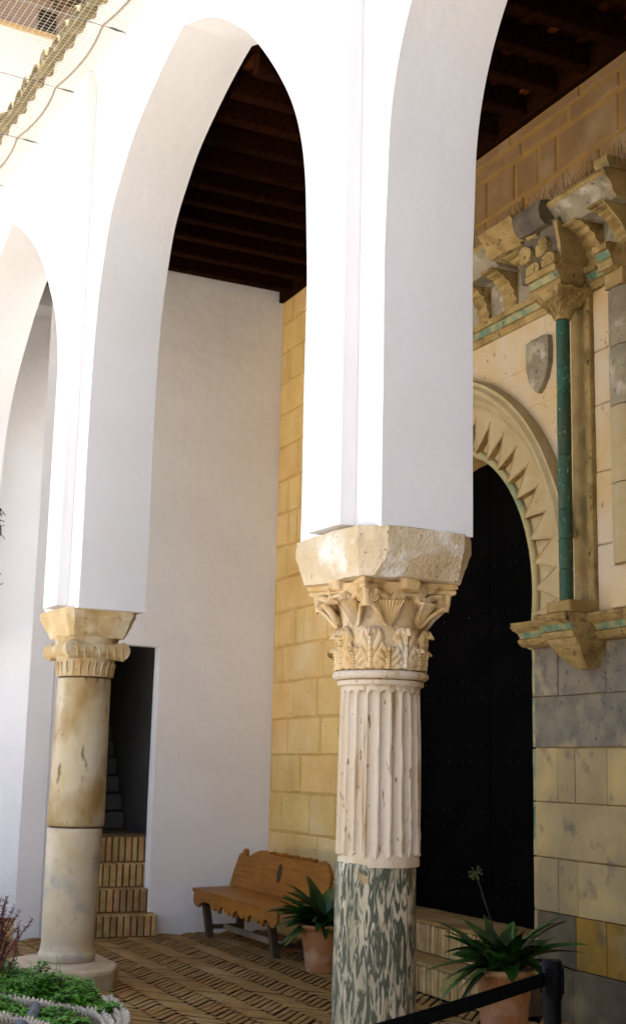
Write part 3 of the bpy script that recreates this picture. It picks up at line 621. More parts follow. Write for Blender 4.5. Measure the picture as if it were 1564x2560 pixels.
# threshold and brick steps
ss = thing('portal_steps', 'two low steps faced with upright pale bricks below the black door', 'steps', PB(3.46, 0, 0.3))
lv = [(0.0, 0.212, 0.382, 2.0, 4.80), (0.212, 0.45, 0.10, 2.02, 4.66)]
dr = MB(); dr.box(2.01, 4.79, 0, 0.196, -0.02, 0.368, PB); dr.box(2.30, 4.62, 0.0, 0.434, -0.6, 0.086, PB); dr.build('core', M['dirtlt'], ss)
for z0, z1, o1, u0, u1 in lv:
    me, c_ = brickmesh(0.050, z1 - z0 - 0.026, 0.11, 0.006, M['riser'])
    u = u0 + 0.03
    while u < u1 - 0.02:
        w_ = random.uniform(.72, 1.06)
        link('brick', me, PB(u + 0.025 * w_, z0 + 0.002, o1 - 0.055 + random.uniform(-.006, .005)), ss, rot=(random.uniform(-.015, .015), 0, ANG + random.uniform(-.03, .03)), scale=(w_, 1, random.uniform(.95, 1.0)))
        u += 0.05 * w_ + 0.011
    dpt = 0.29 if z0 == 0 else 0.60
    u = u0
    while u < u1 - 0.05:
        w_ = min(random.uniform(.13, .15), u1 - u); q = 0.0
        while q < dpt - 0.03:
            ln = min(0.285, dpt - q)
            o = MB().chbox(u + .003, u + w_ - .003, o1 + 0.004 - q - ln + .003, o1 + 0.004 - q - .003, z1 - 0.022, z1 + random.uniform(-.004, .002), 0.005, lambda a_, b_, c_: PB(a_, c_, b_), 0.003).build('tread_brick', M['brick'], ss)
            q += ln
        u += w_

# ------------------------------------------------------------------ herringbone floor
PHI = radians(40); BL, BT, GAP = 0.274, 0.0445, 0.0140
fm, fc = MB().chbox(-BL / 2, BL / 2, -BT / 2, BT / 2, -0.048, 0, 0.004, jit=0.0025).mesh('brick', [M['brick'], M['dirt']])
for p_ in fm.polygons: p_.material_index = 1 if p_.index < 4 else 0  # dark side faces put the joints' deep shade into colour
cand = []
RP = 0.192; pitch = (BT + GAP) / sin(PHI)
bd = Vector((1, -0.085, 0)).normalized(); bn = Vector((0.085, 1, 0)).normalized(); ba = atan2(bd.y, bd.x)
for r in range(-1, 18):
    yb = 3.02 + r * RP
    sg = 1 if r % 2 else -1           # one leg of the herringbone per row
    off = random.uniform(0, pitch)
    x = -13.2
    while x < -1.0:
        p = Vector((x + 9.0, 0, 0)); q = Vector((-9.0, yb + 0.11, 0)) + bd * (x + 9.0 + off)
        u = (q - C0).dot(TU); o = (q - C0).dot(NO)
        okk = o > 0.03 and (q.x > -12.25 + K * (q.y - 3.9)) and q.y > 2.72
        if okk and not (1.95 < u < 4.84 and o < 0.42): cand.append((q, sg))
        x += pitch
def inview(q):
    d = q - Vector((0, 0, 1.6)); z = d.dot(fwd); return z > 0 and abs(d.dot(right) / z) < 0.25 and abs(d.dot(up) / z) < 0.395
vis = sorted([c for c in cand if inview(c[0])], key=lambda c: (c[0].length))
top = vis[:295]; ids = set(id(c) for c in top)
zt = -0.034 + 0.028 + 0.006
for c in top:
    q, sg = c
    link('brick', fm, (q.x, q.y, -0.048 + random.uniform(-.004, .003)), floor, rot=(random.uniform(-.02, .02), random.uniform(-.01, .01), ba + (pi - PHI if sg > 0 else PHI) + random.uniform(-.03, .03)), scale=(random.uniform(.96, 1.02), random.uniform(.88, 1.0), 1))
rest = MB()
for c in cand:
    if id(c) in ids: continue
    q, sg = c; a = ba + (pi - PHI if sg > 0 else PHI) + random.uniform(-.03, .03)
    R_ = Matrix.Rotation(a, 3, 'Z'); h = random.uniform(-.003, .003); w_ = random.uniform(.88, 1)
    rest.chbox(-BL / 2, BL / 2, -BT / 2 * w_, BT / 2 * w_, -0.048, h, 0.004, lambda a_, b_, c_: q + R_ @ Vector((a_, b_, c_)), jit=0.002)
rb_ = rest.build('brick', [M['brick'], M['dirt']], floor, kind='stuff')
for p_ in rb_.data.polygons: p_.material_index = 1 if p_.index % 10 < 4 else 0  # merged bricks get the same dark sides, joint shade by colour

# ================================================================== COLUMNS
def colwob(amp, f): return lambda a, z: amp * noise.noise(Vector((cos(a) * f, sin(a) * f, z * f)))
def abacus(cx, cy, z0, z1, hw_top, hw_bot, m_, parent, seed, ztop=0.12, cc=0.11):
    loops = []
    rr = random.Random(seed)
    def loop(hx, hy, ch, z): 
        L_ = [(-hx + ch, -hy), (hx - ch, -hy), (hx, -hy + ch), (hx, hy - ch), (hx - ch, hy), (-hx + ch, hy), (-hx, hy - ch), (-hx, -hy + ch)]
        out = []
        for i in range(8):
            p, q = L_[i], L_[(i + 1) % 8]
            for k in range(6): out.append((cx + p[0] + (q[0] - p[0]) * k / 6, cy + p[1] + (q[1] - p[1]) * k / 6, z))
        return out
    hb = hw_bot; H = z1 - z0
    rows = [loop(hb * 0.96, hb * .86, 0.05, z0)]
    n = 7
    for k in range(n + 1):
        t = k / n; rows.append(loop(hb + (hw_top - hb) * t, hb * .9 + (hw_top * 0.80 - hb * .9) * t, 0.45 * cc + 0.55 * cc * t, z0 + (H - ztop) * t))
    for k in (1, 2, 3): rows.append(loop(hw_top + 0.005, hw_top * 0.80 + 0.01, cc, z1 - ztop + ztop * k / 3))
    o = MB().grid(rows, True, cap=True).build('abacus', m_, parent, smooth=28)
    rough(o, 0.009, 6.5, 1); return rough(o, 0.0035, 26, 1)

# ---- near column
nc = thing('fluted_column', 'pale fluted marble shaft on green veined marble below a carved leafy capital', 'column', (-5.608, 3.557, 0))
NX, NY = -5.608, 3.557
abacus(NX, NY, 2.505, 2.735, 0.405, 0.325, M['impost'], nc, 3)
cap = MB().lathe([(0.20, 2.065), (0.207, 2.08), (0.208, 2.16), (0.203, 2.25), (0.200, 2.29), (0.212, 2.36), (0.235, 2.42), (0.262, 2.455), (0.262, 2.49)], NX, NY, 48).build('capital', M['capital'], nc, smooth=50)
def cyl(az, r, z): return (NX + r * cos(az), NY + r * sin(az), z)
def bell(z):
    T = [(2.07, .207), (2.16, .208), (2.25, .203), (2.29, .200), (2.36, .212), (2.42, .235), (2.46, .262)]
    for (za, ra), (zb, rb) in zip(T, T[1:]):
        if z <= zb: return ra + (rb - ra) * max(0, (z - za) / (zb - za))
    return .262
def acanthus(az, z0, z1, half, curl, seedv):
    """a lobed leaf hugging the bell, its veins cut as grooves, its tip curling out"""
    rows = []; n = 26; m_ = 26
    for i in range(n + 1):
        s_ = i / n
        prof = 1.08 - 0.10 * s_ if s_ < 0.62 else 1.02 - (s_ - 0.62) * 2.0
        prof = max(prof, 0.26) * (0.90 + 0.17 * abs(sin(s_ * 11.0)))
        row = []
        for j in range(m_ + 1):
            w_ = -1 + 2 * j / m_
            da = half * prof * w_ * (1 + 0.03 * noise.noise(Vector((s_ * 5, w_ * 3, seedv))))
            z = z0 + (z1 - z0) * (s_ / 0.84 if s_ < 0.84 else 1 - (s_ - 0.84) * 1.25) - 0.012 * abs(w_) * min(1, s_ * 2) + 0.010 * abs(w_) * s_
            out = curl * (max(0, s_ - 0.58) / 0.42) ** 1.5 * (1 - 0.75 * w_ * w_)
            r = bell(min(z, z1)) + 0.010 + 0.010 * s_ + out
            r += 0.009 * max(0, 1 - abs(w_) * 6)
            gv = cos(2 * pi * (abs(w_) * 1.7 - s_ * 3.4))
            r += (0.0065 * gv - 0.002) * (1 if abs(w_) > 0.17 else 0.2) * min(1, s_ * 5) * (1 - 0.5 * max(0, s_ - .7) / .3)
            r -= 0.012 * max(0, abs(w_) - 0.82) / 0.18
            row.append(cyl(az + da, r, z))
        rows.append(row)
    o = MB().grid(rows).build('acanthus_leaf', M['capital'], cap, smooth=60)
    so_ = o.modifiers.new('thick', 'SOLIDIFY'); so_.thickness = 0.010; so_.offset = -1
for k in range(8):
    acanthus(k * pi / 4, 2.075, 2.272, 0.27, 0.040, k)
for k in range(8):
    if k in (): continue
    acanthus(k * pi / 4 + pi / 8, 2.072, 2.178, 0.27, 0.028, k + 9)
hole = MB()
for k in range(8):      # dark pegs painting the shade of drilled hole rows
    for base_az, zr in ((k * pi / 4, (2.10, 2.24)), (k * pi / 4 + pi / 8, (2.08, 2.15))):
        for q in range(6):
            z = zr[0] + (zr[1] - zr[0]) * q / 5
            for da in (-0.028, 0.028):
                c_ = Vector(cyl(base_az + da, bell(z) + 0.024 + 0.010 * (z - zr[0]) / (zr[1] - zr[0]), z)); d_ = Vector((cos(base_az), sin(base_az), 0))
                hole.tube([c_ - d_ * 0.006, c_ + d_ * 0.003], 0.0022, 5)
hole.build('drill_holes', M['dirt'], cap, kind='stuff')
# fluted fans
for k in range(8):
    az = k * pi / 4 + pi / 8
    rows = []; n = 10; m_ = 40
    for i in range(n + 1):
        s_ = i / n; z = 2.278 + 0.118 * s_
        half = 0.040 + 0.165 * (s_ ** 0.75)
        row = []
        for j in range(m_ + 1):
            w_ = -1 + 2 * j / m_
            r = bell(2.29) + 0.012 + 0.078 * (0.25 * s_ + 0.75 * s_ ** 2.2) + 0.014
            gl = abs(sin(w_ * 3.5 * pi)) if abs(w_) < 0.90 else 1.0
            r += 0.012 * gl * min(1, s_ * 4 + .2) - 0.005
            dirn = 1 if k % 2 == 0 else -1
            zz_ = z + 0.012 * (1 - w_ * w_) * 0
            row.append(cyl(az + half * w_, r, zz_))
        rows.append(row)
    top_ = rows[-1]
    rows.append([cyl(atan2(p[1] - NY, p[0] - NX), 0.235, 2.402) for p in top_])
    o = MB().grid(rows).build('fluted_fan', M['capital'], cap, smooth=60)
    so_ = o.modifiers.new('thick', 'SOLIDIFY'); so_.thickness = 0.014; so_.offset = -1
# stalk and scroll volutes
def volute(cpos, nrm, R, parent=cap):
    n_ = Vector(nrm).normalized(); a = n_.cross(Vector((0, 0, 1))).normalized(); b = a.cross(n_)
    c_ = Vector(cpos); mb = MB()
    rows = []
    for r_, h_ in ((R, -0.03), (R, 0.004), (R * 0.93, 0.010), (R * 0.78, 0.009), (R * 0.72, 0.003), (R * 0.60, 0.004), (R * 0.52, 0.011), (R * 0.40, 0.010), (R * 0.34, 0.004), (R * 0.2, 0.012), (0.001, 0.013)):
        rows.append([tuple(c_ + n_ * h_ + (a * cos(t * 2 * pi / 20) + b * sin(t * 2 * pi / 20)) * r_) for t in range(20)])
    mb.grid(rows, True, cap=True); mb.build('volute', M['capital'], parent, smooth=40)
def arm(p0, p1, sag, r0, r1):
    p0, p1 = Vector(p0), Vector(p1); pts = []
    for t in range(9):
        q = p0.lerp(p1, t / 8); q.z += sag * sin(pi * t / 8); pts.append(q)
    MB().tube(pts, [r0 + (r1 - r0) * t / 8 for t in range(9)], 8).build('stalk', M['capital'], cap, smooth=60)
for k in range(4):
    ca = pi / 4 + k * pi / 2
    for s_ in (-1, 1):
        az = ca + s_ * 0.085
        d_ = Vector((cos(ca + s_ * 0.75), sin(ca + s_ * 0.75), 0.12))
        volute(Vector(cyl(ca + s_ * 0.085, 0.315, 2.415)), d_, 0.031)
        ha = ca + s_ * (pi / 4 - 0.225)
        volute(Vector(cyl(ha, 0.268, 2.418)), (cos(ha), sin(ha), 0.05), 0.026)
        arm(cyl(ca + s_ * pi / 8, 0.245, 2.388), cyl(ca + s_ * 0.12, 0.315, 2.437), 0.014, 0.020, 0.016)
        arm(cyl(ca + s_ * pi / 8, 0.245, 2.388), cyl(ha, 0.262, 2.44), 0.006, 0.020, 0.014)
    # carved nose between the corner scrolls and its wishbone legs
    MB().tube([cyl(ca, 0.30, 2.47), cyl(ca, 0.338, 2.44), cyl(ca, 0.334, 2.405), cyl(ca, 0.318, 2.375)], [0.028, 0.020, 0.016, 0.026], 10).build('corner_tongue', M['capital'], cap, smooth=60)
    for s_ in (-1, 1):
        MB().tube([cyl(ca + s_ * 0.03, 0.322, 2.385), cyl(ca + s_ * 0.10, 0.302, 2.37), cyl(ca + s_ * 0.19, 0.262, 2.335), cyl(ca + s_ * 0.27, 0.232, 2.295), cyl(ca + s_ * 0.33, 0.222, 2.282)], [0.015, 0.013, 0.011, 0.010, 0.009], 8).build('leaf_rib', M['capital'], cap, smooth=60)
    fa = k * pi / 2
    arm(cyl(fa - 0.22, 0.272, 2.43), cyl(fa + 0.22, 0.272, 2.43), 0.0, 0.009, 0.009)
    # boss of the slab
    MB().chbox(-0.05, 0.05, 2.455, 2.515, 0.0, 0.068, 0.012, lambda a, b, c: Vector(cyl(fa, 0.222, b)) + Vector((cos(fa), sin(fa), 0)) * c + Vector((-sin(fa), cos(fa), 0)) * a, 0.004).build('boss', M['capital'], cap)
ring_ = []
for k in range(4):
    for q in range(10):
        t = -1 + 2 * q / 9.0; fa = k * pi / 2
        o_ = 0.225 + 0.068 * abs(t) ** 1.7; s_ = 0.286 * t
        ring_.append((NX + cos(fa) * o_ - sin(fa) * s_, NY + sin(fa) * o_ + cos(fa) * s_))
rows = [[(NX + (x_ - NX) * f_, NY + (y_ - NY) * f_, z) for x_, y_ in ring_] for f_, z in ((0.88, 2.448), (0.92, 2.454), (0.93, 2.470), (0.90, 2.475), (0.95, 2.481), (0.95, 2.502), (0.92, 2.508))]
MB().grid(rows, True, cap=True).build('slab', M['capital'], cap, smooth=35)
# neck mouldings, fluted shaft, lower shaft
wb = lambda a, z: 0.02 * noise.noise(Vector((cos(a) * 3, sin(a) * 3, z * 4))) - 0.11 * max(0, noise.noise(Vector((cos(a) * 1.6 + 4, sin(a) * 1.6, z * 2))) - 0.15)
MB().lathe([(0.20, 2.024), (0.228, 2.027), (0.240, 2.036), (0.241, 2.050), (0.232, 2.063), (0.205, 2.068)], NX, NY, 72, wob=wb).build('torus', M['flute'], nc, smooth=60)
MB().lathe([(0.196, 1.988), (0.203, 1.992), (0.2155, 1.998), (0.2165, 2.018), (0.20, 2.024)], NX, NY, 72, wob=lambda a, z: 0.3 * wb(a, z)).build('fillet', M['flute'], nc, smooth=45)
rows = []; NF = 21; n = NF * 14; zt_, zb_ = 1.992, 1.185; nzr = 110
for i in range(nzr + 1):
    t = i / nzr; z = zt_ + (zb_ - zt_) * t; R = 0.1975 + 0.0125 * t; row = []
    for j in range(n):
        a = 2 * pi * j / n; ph = (a * NF / (2 * pi)) % 1.0
        c_ = abs(ph - 0.5) * 2       # 0 in the middle of the flute, 1 on the arris
        zone = 0.80
        d_ = 0.0
        if c_ < zone:
            cc_ = c_ / zone
            depth = 0.0205 * sqrt(max(0, 1 - cc_ * cc_))
            lim = zt_ - 0.028 - 0.016 * (1 - sqrt(max(0, 1 - cc_ * cc_)))
            d_ = depth if z < lim else 0
        nn = noise.noise(Vector((cos(a) * 5, sin(a) * 5, z * 3.2)))
        arr = 0.011 * max(0, noise.noise(Vector((int(a * NF / (2 * pi)) * 3.1, 0.3, z * 9)))) * (1 if c_ > .7 else 0)
        crack = 0.020 * max(0, 1 - abs(((a + 0.95 + 0.05 * noise.noise(Vector((0, 1, z * 6))) + pi) % (2 * pi)) - pi) / 0.05) * (0.4 + 0.6 * max(0, noise.noise(Vector((3, 3, z * 5))) + .4))
        chip = 0.03 * max(0, (zb_ + 0.09 - z) / 0.09) * max(0, noise.noise(Vector((cos(a) * 6, sin(a) * 6, 7))) - 0.05)
        r = R - d_ - arr - crack - chip + 0.0025 * nn
        row.append((NX + r * cos(a), NY + r * sin(a), z - (0.02 * noise.noise(Vector((a * 4, 2, 0))) * max(0, t - 0.9) * 10)))
    rows.append(row)
MB().grid(rows, True, cap=True).build('fluted_shaft', M['flute'], nc, smooth=50)
MB().lathe([(0.185, 1.13), (0.196, 1.135), (0.198, 1.165), (0.190, 1.20), (0.18, 1.21)], NX, NY, 72, wob=colwob(0.035, 5)).build('mortar_joint', M['joint'], nc, smooth=60)
LX, LY = NX - 0.007, NY - 0.010
MB().lathe([(0.20, -0.04), (0.206, 0.05)] + [(0.2055 - 0.011 * k / 30, 0.05 + 1.095 * k / 30) for k in range(1, 31)] + [(0.186, 1.152)], LX, LY, 72, wob=colwob(0.012, 4)).build('lower_shaft', M['greenm'], nc, smooth=60)

# ---- far column (and its copy under the pier outside the frame)
def marble_column(x0, y0, label):
    mc_ = thing('marble_column', label, 'column', (x0, y0, 0))
    ax, ay = x0 - 0.012, y0 - 0.040
    abacus(ax, ay, 2.535, 2.735, 0.345, 0.245, M['impost2'], mc_, 8, 0.062, 0.05)
    cp_ = MB().lathe([(0.208, 2.238), (0.214, 2.25), (0.214, 2.31), (0.222, 2.36), (0.238, 2.41), (0.238, 2.50), (0.25, 2.535)], ax, ay, 48, wob=lambda a, z: 0.012 * abs(sin(a * 16)) * (1 if z < 2.35 else 0)).build('capital', M['capital2'], mc_, smooth=50)
    for s_ in (-1, 1):
        # the two bolsters run along x, one to each side, scroll ends facing the courtyard and the gallery
        rows = []
        for i in range(9):
            t = -1 + 2 * i / 8.0; xx = ax + t * 0.265
            R = 0.050 + 0.016 * abs(t) ** 2 + (0.008 if i in (4,) else 0)
            rows.append([(xx, ay + s_ * 0.205 + R * cos(2 * pi * q / 18) * 0.8, 2.435 + R * sin(2 * pi * q / 18)) for q in range(18)])
        o = MB().grid(rows, True, cap=True).build('bolster', M['capital2'], cp_, smooth=60); rough(o, 0.005, 14, 0)
        rows = [[(ax + s_ * (0.235 + 0.004 * 0), 0, 0)]]
    for s_ in (-1, 1):
        rows = []
        for i in range(9):
            t = -1 + 2 * i / 8.0; yy = ay + t * 0.225
            R = 0.056 + 0.014 * abs(t) ** 2 + (0.010 if i == 4 else 0)
            rows.append([(ax + s_ * 0.215 + R * cos(2 * pi * q / 18) * 0.75, yy, 2.430 + R * sin(2 * pi * q / 18)) for q in range(18)])
        o = MB().grid(rows, True, cap=True).build('bolster', M['capital2'], cp_, smooth=60); rough(o, 0.006, 14, 0)
        for q in range(7):
            yy = ay - 0.18 + 0.06 * q
            c_ = Vector((ax + s_ * 0.27, yy, 2.40))
            MB().tube([c_ + Vector((-s_ * .06, 0, .075)), c_ + Vector((0, 0.008, .045)), c_ + Vector((s_ * .008, 0.014, 0)), c_ + Vector((-s_ * .02, 0.02, -.04))], [0.004, 0.006, 0.006, 0.003], 6).build('bolster_leaf', M['capital2'], cp_, smooth=60)
    for q in range(24):
        a = 2 * pi * q / 24
        MB().tube([(ax + 0.212 * cos(a), ay + 0.212 * sin(a), 2.245), (ax + 0.218 * cos(a), ay + 0.218 * sin(a), 2.305), (ax + 0.230 * cos(a + .03), ay + 0.230 * sin(a + .03), 2.345)], [0.008, 0.009, 0.006], 6).build('leaf_tongue', M['capital2'], cp_, smooth=60)
    MB().lathe([(0.19, 2.226), (0.196, 2.230), (0.196, 2.240), (0.19, 2.243)], ax, ay, 40).build('mortar_joint', M['dirtlt'], mc_)
    up_ = [(0.195, 2.226), (0.201, 2.218)] + [(0.201 + 0.013 * k / 20, 2.21 - 1.085 * k / 20) for k in range(21)] + [(0.208, 1.118)]
    rows = []
    mb = MB()
    for r, z in up_:
        t = (2.22 - z) / 1.1; ox, oy = ax - 0.003 * t, ay - 0.008 * t
        rows.append([(ox + r * (1 + 0.012 * noise.noise(Vector((cos(a) * 3, sin(a) * 3, z * 3)))) * cos(a), oy + r * (1 + 0.012 * noise.noise(Vector((cos(a) * 3, sin(a) * 3, z * 3)))) * sin(a), z) for a in [2 * pi * q / 56 for q in range(56)]])
    mb.grid(rows, True, cap=True); mb.build('upper_drum', M['yelm'], mc_, smooth=60)
    MB().lathe([(0.19, 1.100), (0.197, 1.104), (0.197, 1.114), (0.19, 1.12)], ax, ay - .01, 40, wob=colwob(0.03, 6)).build('mortar_joint', M['dirtlt'], mc_)
    lo_ = [(0.200, 1.104), (0.207, 1.094)] + [(0.207 - 0.012 * k / 16, 1.08 - 0.80 * k / 16) for k in range(17)] + [(0.194, 0.27), (0.196, 0.245), (0.200, 0.225), (0.201, 0.214), (0.207, 0.206), (0.211, 0.188), (0.210, 0.165), (0.203, 0.145)]
    rows = []
    for r, z in lo_:
        t = (1.1 - z) / 1.0; ox, oy = ax - 0.004 - 0.004 * t, ay - 0.010 - 0.012 * t
        rows.append([(ox + r * (1 + 0.016 * noise.noise(Vector((cos(a) * 3, sin(a) * 3, z * 3 + 5)))) * cos(a), oy + r * (1 + 0.016 * noise.noise(Vector((cos(a) * 3, sin(a) * 3, z * 3 + 5)))) * sin(a), z) for a in [2 * pi * q / 56 for q in range(56)]])
    MB().grid(rows, True, cap=True).build('lower_drum', M['whitem'], mc_, smooth=60)
    pg = [(0.60, -0.06), (0.52, 0.10), (0.26, 0.24), (-0.35, 0.28), (-0.50, -0.1), (-0.30, -0.42), (0.25, -0.46), (0.56, -0.34)]
    o = MB().prism([(x0 + a, y0 + b) for a, b in pg], -0.04, 0.142).build('plinth', M['plinth'], mc_)
    bv = o.modifiers.new('bev', 'BEVEL'); bv.width = 0.03; bv.segments = 2; bv.limit_method = 'ANGLE'
    return mc_
M['impost2'] = mat('yellowed_impost_stone', (0.66, 0.50, 0.265), (0.56, 0.40, 0.185), 5, bump=0.6, bscale=40, c3=(0.72, 0.60, 0.40), s3=4, t3=(0.5, 0.65), c4=(0.3, 0.18, 0.06), s4=22, t4=(0.66, 0.74))
M['capital2'] = mat('ochre_carved_marble', (0.58, 0.435, 0.23), (0.48, 0.33, 0.145), 8, bump=0.5, bscale=50, c3=(0.62, 0.52, 0.34), s3=6, t3=(0.5, 0.66), c4=(0.27, 0.16, 0.05), s4=20, t4=(0.62, 0.72))
marble_column(-9.823, 3.570, 'smooth yellowed marble column in two drums beside the dark doorway')
marble_column(-1.405, 3.570, 'smooth marble column under the pier nearest the viewer, outside the picture')

# ================================================================== BENCH
be = thing('wooden_bench', 'orange varnished wooden bench with scalloped backrest against the stone wall', 'bench', PB(1.2, 0, 0.68))
seat = MB().prism([(0.33, 0.90), (2.30, 0.90), (2.30, 0.42), (0.20, 0.42)], 0.418, 0.448, lambda u, o, z: PB(u, z, o)).build('seat', M['benchwood'], be)
ap = [(0.345, 0.416), (0.335, 0.37), (0.345, 0.32), (0.40, 0.29), (0.47, 0.285), (0.50, 0.31), (0.56, 0.335), (0.64, 0.345), (0.72, 0.34)]
u = 0.76
dz = [0.30, 0.325, 0.285, 0.325, 0.275, 0.33, 0.275, 0.32, 0.29, 0.285, 0.31]
while u < 2.2:
    ap += [(u, 0.345), (u + 0.03, 0.315), (u + 0.075, 0.298), (u + 0.115, 0.290), (u + 0.145, 0.305), (u + 0.150, 0.32), (u + 0.165, 0.322), (u + 0.20, 0.285), (u + 0.235, 0.278), (u + 0.245, 0.31), (u + 0.28, 0.340)]
    u += 0.33
ap = [p for p in ap if p[0] < 2.28] + [(2.28, 0.33), (2.285, 0.416)]
MB().prism(ap, 0.862, 0.89, PB).build('apron', M['benchwood'], be)
# backrest: leaning board with carved wavy top
top_ = [(0.155, 0.45), (0.205, 0.60), (0.27, 0.738), (0.30, 0.762), (0.335, 0.765), (0.352, 0.79), (0.375, 0.807), (0.41, 0.805), (0.435, 0.78), (0.445, 0.748), (0.50, 0.742)]
u = 0.52
top_ += [(0.62, 0.78), (0.74, 0.812), (0.85, 0.818), (0.93, 0.805)]
for k in range(4):
    u = 0.97 + k * 0.255
    top_ += [(u, 0.80), (u + 0.03, 0.815), (u + 0.08, 0.822), (u + 0.125, 0.812), (u + 0.14, 0.795), (u + 0.155, 0.79), (u + 0.17, 0.808), (u + 0.20, 0.818), (u + 0.225, 0.806), (u + 0.235, 0.79)]
top_ += [(2.02, 0.80), (2.10, 0.812), (2.2, 0.785), (2.28, 0.72), (2.30, 0.66), (2.28, 0.45)]
lean = lambda u_, z, o: PB(u_, z, 0.455 - (z - 0.45) * 0.16 + o)
back = MB().prism(top_, -0.03, 0.0, lean).build('backrest', M['benchwood'], be)
for k in range(4):   # raised carved curls along the crest
    for du, R in ((0.08, 0.042), (0.20, 0.03)):
        u = 0.97 + k * 0.255 + du
        MB().tube([lean(u + R * cos(a), 0.785 + R * 0.75 * sin(a), 0.006) for a in [2.9 - 0.28 * q for q in range(11)]], 0.007, 6).build('crest_curl', M['benchwood'], back, smooth=60)
MB().prism([(1.27 + 0.045 * cos(a), 0.645 + 0.085 * sin(a)) for a in [2 * pi * q / 20 for q in range(20)]], 0.0005, 0.004, lean).build('hand_hole', M['dirt'], back)  # dark plate on the board, painted shade of a hole
for (u0, o0) in ((0.39, 0.74), (1.82, 0.70), (0.39, 0.44), (1.82, 0.42)):
    du = 0.03
    MB().add([tuple(PB(u0 + du + a, z, o0 + b + (0.07 if z > 0.2 and o0 > .6 else 0))) for z in (0.0, 0.417) for a, b in ((-0.035, -0.03), (0.035, -0.03), (0.035, 0.03), (-0.035, 0.03))],
             [(0, 1, 2, 3), (4, 5, 6, 7), (0, 1, 5, 4), (1, 2, 6, 5), (2, 3, 7, 6), (3, 0, 4, 7)]).build('leg', M['legwood'], be)
MB().box(0.46, 1.815, 0.075, 0.125, 0.60, 0.625, PB).build('stretcher', M['railwood'], be)
for u0 in (0.42, 1.85): MB().box(u0 - .02, u0 + .02, 0.08, 0.12, 0.46, 0.72, PB).build('stretcher', M['legwood'], be)
for (u_, z_) in ((0.55, 0.70), (0.48, 0.60), (0.42, 0.50)): MB().prism([(u_ + 0.008 * cos(a), z_ + 0.008 * sin(a)) for a in [2 * pi * q / 8 for q in range(8)]], 0.0005, 0.003, lean).build('nail_head', M['dirt'], back)

# ================================================================== POTTED PLANTS
def strap(base, az, ln, rise, droop, wd, m_, parent, tw=0.0, name='leaf'):
    rows = []; n = 12; d_ = Vector((cos(az), sin(az), 0)); sd_ = Vector((-sin(az), cos(az), 0))
    for i in range(n + 1):
        t = i / n
        p = Vector(base) + d_ * (ln * (t * 0.55 + 0.45 * t * t) * cos(rise * (1 - t * 0.3))) + Vector((0, 0, ln * (sin(rise) * t - (droop + .10) * t * t)))
        w_ = wd * 2.2 * (0.55 + 0.45 * sin(pi * min(t * 1.25, 1))) * (1 if t < 0.62 else max(0.05, sqrt(max(0, 1 - ((t - 0.62) / 0.38) ** 2.2))))
        s2 = (sd_ * cos(tw * t) + Vector((0, 0, 1)) * sin(tw * t))
        rows.append([tuple(p - s2 * w_ + Vector((0, 0, w_ * .35))), tuple(p), tuple(p + s2 * w_ + Vector((0, 0, w_ * .35)))])
    return MB().grid(rows).build(name, m_, parent, smooth=80)
def potted(x, y, zr, rt, rb, label, group, leaves, zig, seed):
    random.seed(seed)
    t = thing('potted_plant', label, 'plant', (x, y, 0), group)
    pot = MB().lathe([(rb * .9, 0.0), (rb, 0.006), (rb + (rt - rb) * .5, zr * .5), (rt * .985, zr - .03), (rt * .99, zr - 0.005), (rt * .93, zr - 0.008), (rt * .9, zr - 0.05)], x, y, 48).build('pot', M['terra'], t, smooth=50)
    rows = []
    for r, dz_, mod in ((rt * .985, -0.034, 1), (rt * 1.03, -0.030, 1), (rt * 1.065, -0.012, 0), (rt * 1.065, 0.004, 0), (rt * 1.02, 0.010, 0), (rt * .94, 0.006, 0)):
        rows.append([(x + r * cos(a), y + r * sin(a), zr + dz_ + (0.011 * abs(sin(a * 15)) if zig and mod else 0)) for a in [2 * pi * q / 120 for q in range(120)]])
    MB().grid(rows, True).build('rim', M['terrarim'] if zig else M['terra'], pot, smooth=60)
    o = MB().lathe([(0.001, zr - 0.03), (rt * 0.92, zr - 0.035), (rt * .92, zr - 0.06)], x, y, 24, cap=False).build('soil', M['soil'], t)
    for (az, ln, rise, droop, wd, yel) in leaves:
        r0 = random.uniform(0.01, 0.07)
        strap((x + r0 * cos(az + .5), y + r0 * sin(az + .5), zr - 0.04), az, ln, rise, droop, wd, M['leafy'] if yel else M['leaf'], t, random.uniform(-.5, .5))
    return t
rnd = random.Random(5)
toL = atan2(-RH.y, -RH.x)      # towards picture left
toC = atan2(-FH.y, -FH.x)      # towards the camera
def R_(dl): return toL + dl     # measured from picture-left, positive turning towards the camera
